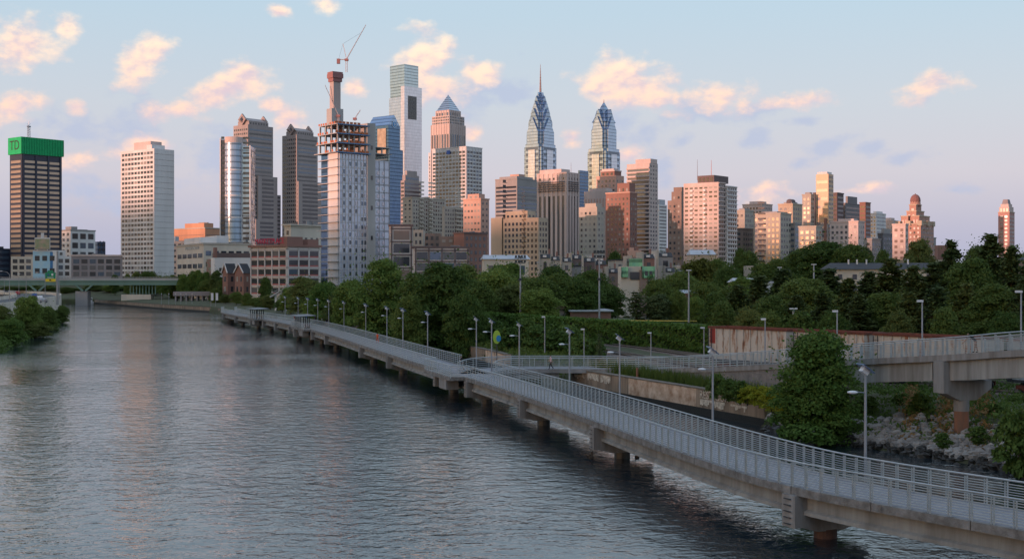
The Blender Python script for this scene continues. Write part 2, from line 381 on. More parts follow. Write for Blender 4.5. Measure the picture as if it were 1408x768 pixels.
def normals(pts):
    out = []
    for i in range(len(pts)):
        a = pts[max(0, i - 1)]; b = pts[min(len(pts) - 1, i + 1)]; l = math.dist(a[:2], b[:2]); out.append(((b[1] - a[1]) / l, -(b[0] - a[0]) / l))
    return out
nn = normals(near)
WD = 4.6
BUMPS = [(143.5, 156.5, 1.7), (276, 296, 1.6), (345, 357, 1.6)]            # overlooks that stand out over the water
def bumpoff(y):
    for a, b, w in BUMPS:
        if a < y < b: return -w
    return 0.0
def off(i, o, z): return (near[i][0] + nn[i][0] * o, near[i][1] + nn[i][1] * o, z)
board = thing('boardwalk', 'long curving concrete boardwalk on piers in the river with grey steel railings', 'boardwalk')
for k_ in range(2, len(near) - 2, 5):                  # open joints between the edge slabs
    t_ = (-nn[k_][1], nn[k_][0]); m_ = MB(); q_ = [(near[k_][0] + t_[0] * a_ - nn[k_][0] * o_, near[k_][1] + t_[1] * a_ - nn[k_][1] * o_) for a_, o_ in ((-.025, .012), (.025, .012), (.025, -.05), (-.025, -.05))]
    if near[k_][1] < 150: m_.prism(q_, ZD - .42, ZD + .01); m_.build('slab_joint', wet, board)
d_ = MB(); d_.sweep([(x, y, ZD) for x, y in near], [(0, 0), (WD, 0), (WD, -0.42), (0, -0.42)]); d_.build('deck', [conc_r], board)
s_ = MB(); s_.sweep([(x, y, ZD + 0.004) for x, y in near], [(0.3, 0), (WD - 0.3, 0)], closed=False); s_.build('deck_surface', deckm, board)
ov = []
for a, b, w in BUMPS:
    pts = [(x, y, ZD + 0.006) for x, y in near if a <= y <= b]
    m_ = MB(); m_.sweep(pts, [(-w, 0), (0.02, 0), (0.02, -0.42), (-w, -0.42)]); m_.build('overlook_slab', conc_r, board)
    blk = pts[2:max(6, int(len(pts) * 0.45))]
    m_ = MB(); m_.sweep(blk, [(-w + 0.15, -0.43), (-0.1, -0.43), (-0.1, -1.6), (-w + 0.15, -1.6)]); m_.build('overlook_block', conc, board)
# piers, read off the photo by their distance along the river
PIERS = [26 + 8, 67.8, 99.2, 121.5, 142.8, 157, 188, 213, 257, 275, 289, 306, 326, 344, 360, 382, 410, 432]
def idx_at(y): return min(range(len(near)), key=lambda i: abs(near[i][1] - y))
pier_i = [idx_at(y) for y in PIERS]
for n_, i in enumerate(pier_i):
    t = (-nn[i][1], nn[i][0]); e = nn[i]; bo = bumpoff(near[i][1])
    def Q(al, ac, z): return (near[i][0] + t[0] * al + e[0] * ac, near[i][1] + t[1] * al + e[1] * ac, z)
    pr = empty('pier', (0, 0, 0)); pr.parent = board
    m_ = MB()
    # pilaster blocks at both edges
    for a0, a1, z0 in ((bo - 0.18, bo + 0.75, 0.75), (WD - 0.75, WD + 0.1, 0.75)):
        m_.add([Q(x, a, z) for z in (z0, ZD - 0.425) for x, a in ((-.55, a0), (.55, a0), (.55, a1), (-.55, a1))],
               [(0, 1, 2, 3), (7, 6, 5, 4), (0, 4, 5, 1), (1, 5, 6, 2), (2, 6, 7, 3), (3, 7, 4, 0)])
    # hammerhead cap, deeper over the column
    cz = [(bo - 0.1, 1.25, 0.85), (1.4, 1.25, 0.45), (WD - 1.4, 1.25, 0.45), (WD, 1.25, 0.85)]
    vs = []; 
    for a, zt, zb in cz:
        for x, z in ((-.5, zt), (.5, zt), (.5, zb), (-.5, zb)): vs.append(Q(x, a, z))
    fs = [(0, 1, 2, 3), (15, 14, 13, 12)]
    for k in range(3):
        for j in range(4): fs.append((k * 4 + j, k * 4 + 4 + j, k * 4 + 4 + (j + 1) % 4, k * 4 + (j + 1) % 4))
    m_.add(vs, fs); m_.build('pier_cap', conc, pr)
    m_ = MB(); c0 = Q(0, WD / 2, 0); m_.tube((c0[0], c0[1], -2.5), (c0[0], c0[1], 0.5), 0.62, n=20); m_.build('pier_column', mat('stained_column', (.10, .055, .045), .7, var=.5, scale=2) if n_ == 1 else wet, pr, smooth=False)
    if near[i][1] < 200:
        for k in range(5):
            z = 0.95 + k * 0.33; MB().bar(Q(-.28, bo - 0.27, z), Q(.28, bo - 0.27, z), 0.06, 0.05).build('ladder_rung', steel_d, pr)
# girders between piers
for a, b in zip(pier_i, pier_i[1:]):
    if b - a < 3: continue
    for o in (0.55, WD - 0.95):
        pts = [(x, y, ZD - 0.425) for x, y in near[a + 1 if b - a > 3 else a:b + 1]]
        m_ = MB(); m_.sweep(pts, [(o + .1, 0), (o + .42, 0), (o + .42, -.75), (o + .55, -.85), (o + .55, -1.05), (o - .12, -1.05), (o - .12, -.85), (o + .1, -.75)])
        m_.build('girder', conc_l, board)
# railings: panels of posts and bars under a round handrail
def rail_panel(m, p, q, detail):
    """one bay from p to q (deck level)"""
    P = Vector(p); Qv = Vector(q); d = (Qv - P).normalized()
    m.bar(P + Vector((0, 0, -0.12)), P + Vector((0, 0, 1.26)), 0.075, 0.05)
    if detail: m.bar(P + d * 0.14 + Vector((0, 0, 0.02)), P + d * 0.14 + Vector((0, 0, 1.24)), 0.07, 0.03)
    n = 9 if detail else 5
    for k in range(n):
        z = 0.14 + k * (1.0 / (n - 1)); h = 0.034 if detail else 0.055
        m.bar(P + Vector((0, 0, z)), Qv + Vector((0, 0, z)), 0.03, h)
def railing(line, root, panels):
    for a, b in zip(line, line[1:]): panels.append((a, b, root))
    h = MB()
    for a, b in zip(line, line[1:]): h.tube((a[0], a[1], a[2] + 1.33), (b[0], b[1], b[2] + 1.33), 0.05, n=6)
    h.build('handrail', steel, root)
panels = []
GAP = (149, 162)
nline = []; fl1 = []; fl2 = []
for i in range(len(near)):
    nline.append(off(i, 0.12 + bumpoff(near[i][1]), ZD))
    fpt = off(i, WD - 0.12, ZD)
    if fpt[1] < GAP[0]: fl1.append(fpt)
    elif fpt[1] > GAP[1]: fl2.append(fpt)
railing(nline, board, panels); railing(fl1, board, panels); railing(fl2, board, panels)
jl = fl1[-1]; jr = fl2[0]

# ------------------------------------------------------------------ branch and ramp up to the street bridge
RN = [(jl[0], jl[1], ZD), (0, 155.5, ZD), (8, 156.3, ZD), (12.5, 154.2, 3.0), (16.7, 148, 3.5), (23, 131, 5.0), (29.7, 113, 6.8), (34.6, 100, 8.05), (37.2, 93, 8.8), (44, 76, 10.2), (53, 54, 11.8)]
rpts = catmull(RN, 1.5)
ramp = thing('ramp_bridge', 'concrete ramp with silver railings climbing from the boardwalk to the right edge', 'ramp')
RW = 4.4
def rsweep(m, lo, hi, prof, dz=0): m.sweep([(x, y, z + dz) for x, y, z in rpts if lo <= x <= hi], [(-o, h) for o, h in prof][::-1]); return m
# rpts run left to right, away from the boardwalk; the land side lies to the left of travel
rsweep(MB(), -50, 60, [(0, 0), (RW, 0), (RW, -0.5), (0, -0.5)]).build('ramp_deck', conc, ramp)
m_ = MB(); m_.sweep([(x, y, z + 0.004) for x, y, z in rpts], [(-RW + .3, 0), (-.3, 0)], closed=False); m_.build('ramp_surface', deckm, ramp)
for o in (0.5, RW - 1.0):
    rsweep(MB(), -6, 7.0, [(o, -0.505), (o + .5, -0.505), (o + .5, -1.2), (o, -1.2)]).build('branch_girder', conc_l, ramp)
for o in (0.35, RW - 0.85):
    rsweep(MB(), 27.9, 33.75, [(o, -0.505), (o + .5, -0.505), (o + .5, -2.05), (o, -2.05)]).build('ramp_girder', conc_l, ramp)
    rsweep(MB(), 34.0, 60, [(o, -0.505), (o + .5, -0.505), (o + .5, -2.05), (o, -2.05)]).build('ramp_girder', conc_l, ramp)
# solid ramp on fill walls between the bank and the first girder
blockw = mat('block_wall', (0.21, 0.20, 0.20), 0.9, var=0.35, scale=1.5, bump=0.5, bscale=5, c2=(0.13, 0.125, 0.125))
m_ = MB(); sec = [p for p in rpts if 11 <= p[0] <= 27.8]
vs = []; fs = []
nr = normals(sec)
for p, n in zip(sec, nr):
    for o, z in ((-0.12, p[2] - 0.505), (-RW + 0.12, p[2] - 0.505), (-RW + 0.12, 1.6), (-0.12, 1.6)): vs.append((p[0] + n[0] * o, p[1] + n[1] * o, z))
for i in range(len(sec) - 1):
    for j in range(4): fs.append((i * 4 + j, i * 4 + (j + 1) % 4, i * 4 + 4 + (j + 1) % 4, i * 4 + 4 + j))
fs += [(3, 2, 1, 0), tuple((len(sec) - 1) * 4 + j for j in range(4))]
m_.add(vs, fs); m_.build('block_wall', blockw, ramp)
# ramp pier
pi = min(range(len(rpts)), key=lambda i: abs(rpts[i][0] - 33.9)); P = rpts[pi]; nr_ = normals(rpts)[pi]
pr = empty('ramp_pier', (0, 0, 0)); pr.parent = ramp
def Q(al, ac, z): return (P[0] + (-nr_[1]) * al + -nr_[0] * ac, P[1] + nr_[0] * al + -nr_[1] * ac, z)
m_ = MB(); zt = P[2] - 0.505
m_.add([Q(x, a, z) for z in (zt - 2.5, zt) for x, a in ((-.62, -.25), (.62, -.25), (.62, .9), (-.62, .9))], [(0, 1, 2, 3), (7, 6, 5, 4), (0, 4, 5, 1), (1, 5, 6, 2), (2, 6, 7, 3), (3, 7, 4, 0)])
vs = []
for a, zb in ((-.2, zt - 2.4), (1.4, zt - 3.1), (3.0, zt - 3.1), (RW + .1, zt - 2.2)):
    for x, z in ((-.58, zt - 1.56), (.58, zt - 1.56), (.58, zb), (-.58, zb)): vs.append(Q(x, a, z))
fs = [(0, 1, 2, 3), (15, 14, 13, 12)] + [(k * 4 + j, k * 4 + 4 + j, k * 4 + 4 + (j + 1) % 4, k * 4 + (j + 1) % 4) for k in range(3) for j in range(4)]
m_.add(vs, fs); m_.build('pier_cap', conc, pr)
c0 = Q(0, 2.0, 0)
m_ = MB(); m_.tube((c0[0], c0[1], 3.4), (c0[0], c0[1], zt - 3.0), 0.6, n=24); m_.build('pier_column', conc, pr)
m_ = MB(); m_.tube((c0[0], c0[1], -0.5), (c0[0], c0[1], 3.4), 0.57, n=24); m_.build('rusty_casing', rustm, pr)
rn_ = normals(rpts)
railing([(p[0] + n[0] * -0.12, p[1] + n[1] * -0.12, p[2]) for p, n in zip(rpts, rn_)], ramp, panels)
railing([(p[0] + n[0] * (-RW + .12), p[1] + n[1] * (-RW + .12), p[2]) for p, n in zip(rpts, rn_) if p[0] > jr[0] + 2], ramp, panels)
vis = []
for a, b, rt in panels:
    y = a[1]
    if y < 8: continue
    u = CU + a[0] / y * F
    vis.append((y if -60 < u < 1460 else 9999, a, b, rt))
vis.sort(key=lambda t: t[0])
cnt = {board.name: 0, ramp.name: 0}; rest = {board.name: MB(), ramp.name: MB()}
for y, a, b, rt in vis:
    if cnt[rt.name] < 100 and y < 9000:
        m_ = MB(); rail_panel(m_, a, b, y < 130); m_.build('railing_panel', steel, rt); cnt[rt.name] += 1
    else: rail_panel(rest[rt.name], a, b, y < 130)
for rt in (board, ramp): tag(rest[rt.name].build('railing_run', steel, rt), kind='stuff')
# shelters on the two farther overlooks
def shelter(y, label):
    i = idx_at(y); x0, y0, _ = off(i, -0.6, ZD); t = (-nn[i][1], nn[i][0]); rz = math.atan2(t[1], t[0])
    r = thing('shelter', label, 'shelter', (x0, y0, ZD), rz, 'open shelters on the boardwalk overlooks')
    for lx in (-4.2, -1.4, 1.4, 4.2):
        for ly in (0.7, -1.2): MB().box(lx - .1, lx + .1, ly - .1, ly + .1, 0, 2.55).build('post', steel_d, r)
    m_ = MB(); m_.add([(-6.2, 1.6, 2.55), (6.2, 1.6, 2.55), (6.2, -2.4, 2.75), (-6.2, -2.4, 2.75), (-6.2, 1.6, 2.7), (6.2, 1.6, 2.7), (6.2, -2.4, 2.9), (-6.2, -2.4, 2.9)],
        [(0, 1, 2, 3), (7, 6, 5, 4), (0, 4, 5, 1), (1, 5, 6, 2), (2, 6, 7, 3), (3, 7, 4, 0)])
    m_.build('roof', mat('shelter_roof', (0.12, 0.13, 0.15), 0.5, metal=.3), r)
    m_ = MB(); m_.box(-4, 4, -1.15, -1.0, 0.42, 0.5); m_.box(-3.9, -3.7, -1.15, -1.02, 0, .42); m_.box(3.7, 3.9, -1.15, -1.02, 0, .42); m_.build('bench', steel_d, r)
shelter(286, 'open dark metal shelter on the nearer boardwalk overlook with people beside it')
shelter(350, 'open dark metal shelter near the far end of the boardwalk')

# ------------------------------------------------------------------ solar lamps along the boardwalk
panelm = mat('solar_panel', (0.10, 0.16, 0.30), 0.15, metal=0.3, var=0.2, scale=3)
white_m = mat('white_metal', (0.62, 0.64, 0.68), 0.4, metal=0.2, var=0.1)
polem = mat('pole_grey', (0.30, 0.33, 0.38), 0.45, metal=0.5, var=0.1)
def solar_lamp():
    r = thing('solar_lamp', 'x', 'street lamp')
    m_ = MB(); m_.tube((0, 0, -0.6), (0, 0, 5.75), 0.085, 0.07, 10); m_.box(-.16, .16, -.16, .16, -.6, -.5); m_.build('pole', polem, r)
    m_ = MB(); c, s = math.cos(R_(50)), math.sin(R_(50))
    m_.bar((-.33, 0, 6.35), (.33, 0, 5.85), 0.95, 0.045); m_.build('solar_panel', [panelm], r)
    MB().bar((-.22, 0, 6.08), (.1, 0, 5.83), 0.42, 0.3).build('battery_box', white_m, r)
    m_ = MB(); m_.tube((0, 0, 4.75), (-.55, 0, 4.8), 0.035, n=6); m_.build('lamp_arm', polem, r)
    m_ = MB(); m_.sphere((-.78, 0, 4.78), 0.30, 10, 6, sz=0.32); m_.build('lamp_head', white_m, r, smooth=True)
    return r
def farline_y(u):
    for a, b in zip(fl1, fl1[1:]):
        ua, ub = a[0] / a[1] * F + CU, b[0] / b[1] * F + CU
        if ub <= u <= ua: return b[1]
    for a, b in zip(fl2, fl2[1:]):
        ua, ub = a[0] / a[1] * F + CU, b[0] / b[1] * F + CU
        if ub <= u <= ua: return b[1]
    return None
lamp0 = solar_lamp(); first = True
LAMPS = [(1190, 500), (980, 472), (852, 457), (783, 452), (714, 445), (676, 437), (655, 434), (588, 430), (554, 424), (532, 420), (503, 416), (473, 412), (452, 409), (437, 407),
         (423, 405.5), (410, 404.5), (392, 404)]
for k, (u, vt) in enumerate(LAMPS):
    d = (9.3 - CH) * -F / (vt - HV)
    if u < 700: d = min(d, farline_y(u) + 0.3) if farline_y(u) and k > 6 else d
    fy = farline_y(u)
    if fy: d = fy + 0.8
    x = (u - CU) / F * d
    lab = 'solar lamp post behind the boardwalk railing, %s from the right edge of the photo' % (ORD[k] if k else 'nearest')
    if k == 0: lamp0.location = (x, d, ZD); lamp0['label'] = lab.replace(', nearest from', ', closest to'); lamp0['group'] = 'solar lamps along the boardwalk'; lamp0.rotation_euler.z = R_(12)
    else: dup(lamp0, (x, d, ZD), R_(random.uniform(0, 25) if u > 640 else random.uniform(30, 60)), lab, 'solar lamps along the boardwalk')
# box-head lamps on the ramp and the path behind
def box_lamp():
    r = thing('ramp_lamp', 'x', 'street lamp'); m_ = MB(); m_.tube((0, 0, 0), (0, 0, 5.6), 0.075, 0.06, 8); m_.build('pole', polem, r)
    m_ = MB(); m_.box(-.42, .06, -.14, .14, 5.45, 5.66); m_.build('lamp_head', white_m, r); return r
bl = box_lamp(); RL = [(1404, 400, 8.6), (1268, 413, 7.3), (1151, 427, 6.0), (1052, 438, 4.6), (968, 450, 3.6), (895, 457, 3.0), (803, 452, 2.6), (749, 435, 3)]
RLL = ['box lamp on a tall pole over the ramp at the right edge', 'box lamp rising over the ramp above the rusty railcars', 'box lamp over the ramp just right of the round riverside tree',
       'box lamp against the first rusty railcar', 'box lamp at the left end of the rusty railcar', 'short box lamp before the vine hedge, behind the ramp railing',
       'small box lamp standing by the tracks', 'tall box lamp beside the vine hedge with a low side head']
for k, (u, v, z) in enumerate(RL):
    d = {0: 97, 1: 108, 2: 120, 3: 133}.get(k, 150 + (k - 4) * 10); x = (u - CU) / F * d; zt = CH + d * (HV - v) / F; sc = (1, 1, (zt - z) / 5.6)
    if k == 0: bl.location = (x, d, z); bl.scale = sc; bl['label'] = RLL[0]; bl['group'] = 'box lamps along the ramp'
    else: dup(bl, (x, d, z), 0, RLL[k], 'box lamps along the ramp', sc)

# ------------------------------------------------------------------ retaining wall
wallm = mat('tan_wall', (0.36, 0.27, 0.20), 0.95, var=0.4, scale=0.9, bump=0.4, bscale=7, c2=(0.12, 0.095, 0.07), streak=True)
wallp = mat('pale_wall', (0.64, 0.51, 0.40), 0.95, var=0.3, scale=0.9, bump=0.3, bscale=7, c2=(0.30, 0.17, 0.10))
wash = mat('old_whitewash', (0.78, 0.71, 0.60), 0.95, var=0.35, scale=2.5, c2=(0.20, 0.15, 0.11))
tide = mat('tide_band', (0.016, 0.015, 0.013), 0.6, var=0.5, scale=2, bump=0.5)
cap = mat('wall_cap', (0.17, 0.15, 0.125), 0.95, var=0.5, scale=1.5)
wl = thing('retaining_wall', 'old stained river wall with worn white lettering beside the grey ramp', 'wall')
def wall_run(root, pts, mats_, zt=2.6, name='wall_panel'):
    for (a, b), m in zip(zip(pts, pts[1:]), mats_):
        MB().sweep([(*a, 0), (*b, 0)], [(0, zt), (0.9, zt), (0.9, -1.5), (0, -1.5)]).build(name, m, root)
        MB().sweep([(*a, 0), (*b, 0)], [(-0.03, 0.75), (0.0, 0.75), (0, -1.5), (-0.03, -1.5)]).build('tide_band', tide, root)
        MB().sweep([(*a, 0), (*b, 0)], [(-0.05, zt + .12), (0.95, zt + .12), (0.95, zt + 0.002), (-0.05, zt + 0.002)]).build('coping', cap, root)
def onwall(u):                      # point on the line of the right wall piece seen in column u
    a = (23.8, 120.6); b = (7.4, 160.2); k = (u - CU) / F
    t = (k * a[1] - a[0]) / ((b[0] - a[0]) - k * (b[1] - a[1])); return (a[0] + (b[0] - a[0]) * t, a[1] + (b[1] - a[1]) * t)
W1 = [(23.8, 120.6), onwall(957), onwall(864), (7.4, 160.2)]
wall_run(wl, W1, [wallm, wallp, wallm])
wd = Vector((W1[3][0] - W1[0][0], W1[3][1] - W1[0][1])).normalized(); wrz = math.atan2(-wd.y, -wd.x)
wl2 = thing('river_wall', 'low tan stone river wall behind the boardwalk junction', 'wall')
wall_run(wl2, [(-1, 190), (-4.2, 203), (-8.4, 217)], [wallp, wallm])
def wallbox(u0, u1, z0, z1, m, name, root):
    a = Vector(onwall(u0)); b = Vector(onwall(u1)); n = Vector((-wd.y, wd.x)) * 0.035
    m_ = MB(); m_.add([(p.x + q.x, p.y + q.y, z) for p in (a, b) for q in (n * .1, n) for z in (z0, z1)], [(0, 1, 3, 2), (4, 6, 7, 5), (0, 2, 6, 4), (1, 5, 7, 3), (2, 3, 7, 6), (0, 4, 5, 1)]); return m_.build(name, m, root)
rw = random.Random(4)
for u0, u1, zb in ((963, 978, 1.2), (981, 996, 1.1), (1005, 1026, 1.25)):      # pale patches around the letters
    k = u0
    while k < u1: wallbox(k, k + 1.9, zb + rw.uniform(-.25, .25), 1.62, wash, 'whitewash_patch', wl); k += 2
for u0, u1 in ((790, 803), (808, 822), (826, 838)):
    k = u0
    while k < u1: wallbox(k, k + 1.6, 1.7 + rw.uniform(-.2, .2), 2.45, wash, 'whitewash_patch', wl); k += 1.7
for s, u, w in (('REST', 971, 1), ('TOUR', 990, 1), ('PEST', 1015, 1)):
    a = onwall(u); text('lettering', s, 1.15, (a[0] + -wd.y * 0.04, a[1] + wd.x * 0.04, 2.05), (R_(90), 0, wrz), wash, wl, 0.012, sx=1.0)
# flat end piece of the wall facing the viewer and bollard
# far river walls
wl3 = thing('quay_wall', 'low brown stone quay running along the far grassy bank', 'wall')
wall_run(wl3, [(-112, 492), (-118.9, 513), (-157.3, 573), (-230, 703)], [wallm, wallm, wallm], 2.1)
wl4 = thing('upstream_quay', 'grey quay wall beneath the green bridge', 'wall')
MB().box(-430, -226, 733, 735, -1, 3).build('wall_panel', wallm, wl4)

# ------------------------------------------------------------------ hedge, tracks, railcars
railm = mat('rail_steel', (0.30, 0.27, 0.25), 0.4, metal=.6); ballast = mat('ballast', (0.17, 0.145, 0.13), 0.95, var=0.6, scale=6, bump=1, bscale=8, c2=(0.07, 0.05, 0.045))
sleeper = mat('sleeper', (0.05, 0.035, 0.03), 0.9)
TB = catmull([(100, 46), (80, 74), (60, 101), (46, 120), (34, 136.5), (24, 150), (15.8, 178), (11.4, 194), (0, 225), (-20, 265), (-45, 305)], 3)
TA = [(x + 6 if y < 150 else x + 7.5, y + 4) for x, y in TB]
for pts, lab in ((TB, 'railway track with the rusty railcars standing on it'), (TA, 'brown railway track running at the foot of the vine hedge')):
    t = thing('railway_track', lab, 'railway track')
    def gz(x, y): return ground_z(x, y)
    P3 = [(x, y, max(3.25, gz(x, y))) for x, y in pts]
    MB().sweep(P3, [(-1.3, .12), (1.3, .12), (2.3, -.6), (-2.3, -.6)]).build('ballast_bed', ballast, t)
    m_ = MB()
    for i in range(0, len(P3) - 1):
        for k in range(4):
            q = [a + (b - a) * k / 4 for a, b in zip(P3[i], P3[i + 1])]; n = normals(P3[i:i + 2])[0]
            m_.bar((q[0] - n[0] * 1.25, q[1] - n[1] * 1.25, q[2] + .16), (q[0] + n[0] * 1.25, q[1] + n[1] * 1.25, q[2] + .16), .24, .1)
    tag(m_.build('sleepers', sleeper, t), kind='stuff')
    for o in (-.72, .72): MB().sweep(P3, [(o - .04, .36), (o + .04, .36), (o + .04, .2), (o - .04, .2)]).build('rail', railm, t)
rustw = None
def rustpaint():
    m, nt, b, N, Lk = newmat('rusty_white_paint'); b.inputs['Roughness'].default_value = 0.8
    tc = N('ShaderNodeTexCoord'); mp = N('ShaderNodeMapping'); mp.inputs['Scale'].default_value = (1, 1, 0.28); Lk(tc.outputs['Object'], mp.inputs[0])
    n = N('ShaderNodeTexNoise'); n.inputs['Scale'].default_value = 1.3; n.inputs['Detail'].default_value = 8; n.inputs['Roughness'].default_value = .7; Lk(mp.outputs[0], n.inputs[0])
    cr = N('ShaderNodeValToRGB'); Lk(n.outputs[0], cr.inputs[0]); e = cr.color_ramp.elements
    e[0].position = .36; e[0].color = (.24, .09, .05, 1); e[1].position = .49; e[1].color = (.52, .47, .42, 1)
    x = e.new(.42); x.color = (.38, .26, .19, 1); Lk(cr.outputs[0], b.inputs['Base Color']); return m
rustp = rustpaint(); rimm = mat('rust_rim', (.15, .045, .03), .9, var=.5, scale=2); greyc = mat('grey_car_paint', (.36, .40, .42), .6, var=.25, scale=1, streak=True)
bluep = mat('blue_paint', (.03, .2, .45), .6); orangep = mat('orange_paint', (.6, .22, .04), .6); redp = mat('red_paint', (.35, .05, .04), .6)
def railcar(p0, p1, label, skin, extras):
    a = Vector(p0); b = Vector(p1); d = b - a; L = d.length; rz = math.atan2(d.y, d.x)
    r = thing('railcar', label, 'railcar', (*(a), 3.45), rz, 'old railcars standing on the track')
    h0, h1 = 1.25, 4.75
    m_ = MB(); m_.box(.3, L - .3, -1.45, 1.45, h0, h1); m_.build('body', skin, r)
    m_ = MB(); n = int(L / 1.05)
    for i in range(n + 1):
        x = .35 + (L - .7) * i / n
        for y in (-1.58, 1.45): m_.box(x - .06, x + .06, y, y + .13, h0, h1 - .02)
    tag(m_.build('side_ribs', skin, r), kind='stuff')
    m_ = MB(); m_.box(.15, L - .15, -1.62, -1.42, h1 + .003, h1 + .22); m_.box(.15, L - .15, 1.42, 1.62, h1 + .003, h1 + .22); m_.box(.15, .35, -1.42, 1.42, h1 + .003, h1 + .22); m_.box(L - .35, L - .15, -1.42, 1.42, h1 + .003, h1 + .22); m_.build('top_rim', rimm, r)
    m_ = MB(); m_.box(.2, L - .2, -1.5, 1.5, h0 - .25, h0 - .003); m_.box(.9, L - .9, -.4, .4, .7, 1.0); m_.build('underframe', steel_d, r)
    for x in (2.2, L - 2.2):
        t = empty('truck', (x, 0, 0)); t.parent = r
        m_ = MB(); m_.box(-1.3, 1.3, -1.2, -1.05, .35, .75); m_.box(-1.3, 1.3, 1.05, 1.2, .35, .75); m_.bar((-.9, -1.22, .5), (0, -1.22, .15), .08, .14); m_.bar((.9, -1.22, .5), (0, -1.22, .15), .08, .14); m_.build('side_frame', rimm, t)
        for wx in (-.9, .9):
            for wy in (-.75, .75): MB().tube((wx, wy - .07, .42), (wx, wy + .07, .42), .43, n=16).build('wheel', steel_d, t)
    m_ = MB()
    for k in range(7): m_.bar((-.02 + .3, -1.7, 1.3 + k * .5), (.8, -1.7, 1.3 + k * .5), .04, .05)
    m_.box(.28, .33, -1.72, -1.64, 1.1, 4.7); m_.box(.78, .83, -1.72, -1.64, 1.1, 4.7); m_.build('ladder', steel_d, r)
    for (x0, x1, z0, z1, mm, nm) in extras: MB().box(x0, x1, -1.475, -1.452, z0, z1).build(nm, mm, r)
    return r
def online(t): s = Vector((24, 150)); e = Vector((46, 120)); q = s + (e - s).normalized() * t; return (q.x, q.y)
railcar(online(0), online(12.3), 'rusty white railcar with a red end panel, leftmost of the row', rustp, [(.32, 1.3, 3.0, 4.7, redp, 'red_end_panel')])
railcar(online(12.9), online(22.8), 'rusty white railcar partly behind the round riverside tree', rustp, [])
railcar(online(23.4), online(36.6), 'rusty white railcar with blue and orange paint low on its side', rustp,
        [(3.6, 5.4, 1.3, 2.0, orangep, 'painted_mark'), (5.6, 7.6, 1.3, 2.0, bluep, 'painted_mark'), (7.9, 9, 1.4, 2.0, orangep, 'painted_mark')])
gc = railcar(online(38.4), online(54), 'pale blue grey railcar with small lettering at the right edge', greyc, [(.5, 1.9, 1.5, 1.75, orangep, 'orange_stripe')])
for x, s in ((2.5, '90'), (3.6, 'H'), (4.7, '81'), (5.8, 'F')): text('lettering', s, .6, (x, -1.46, 2.3), (R_(90), 0, 0), steel_d, gc, 0.006)

# ------------------------------------------------------------------ city
TH = R_(51.0)                                          # the street grid, seen from the river
CUBE = {}
def cube_mesh(m, name='window'):
    k = (m.name, name)
    if k not in CUBE:
        me = bpy.data.meshes.new(name); h = .5
        me.from_pydata([(-h, -h, -h), (h, -h, -h), (h, h, -h), (-h, h, -h), (-h, -h, h), (h, -h, h), (h, h, h), (-h, h, h)], [],
                       [(0, 3, 2, 1), (4, 5, 6, 7), (0, 1, 5, 4), (1, 2, 6, 5), (2, 3, 7, 6), (3, 0, 4, 7)])
        me.materials.append(m); CUBE[k] = me
    return CUBE[k]
g_dark = mat('window_dark', (0.03, 0.035, 0.045), 0.12, var=0.3, scale=0.4, ior=1.75)
g_mid = mat('window_blind', (0.10, 0.10, 0.11), 0.2, var=0.3, scale=0.5, ior=1.7)
g_pale = mat('window_curtain', (0.30, 0.28, 0.26), 0.3, var=0.2, scale=0.5, ior=1.5)
g_mirror = mat('window_mirror', (0.42, 0.42, 0.46), 0.14, metal=0.75, var=0.1, scale=0.3)
g_blue = mat('window_blue', (0.10, 0.14, 0.20), 0.1, metal=0.4, var=0.3, scale=0.2, ior=1.9)
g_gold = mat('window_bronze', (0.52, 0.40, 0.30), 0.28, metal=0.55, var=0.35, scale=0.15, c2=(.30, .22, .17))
g_lit = emat('lit_window', (1.0, 0.62, 0.30), .5)
RES = [g_dark] * 18 + [g_mid] * 9 + [g_pale] * 4
OFF = [g_dark] * 15 + [g_mid] * 4 + [g_blue] * 6
MIRR = [g_dark] * 3 + [g_mid] + [g_mirror] * 3
rb = random.Random(11)
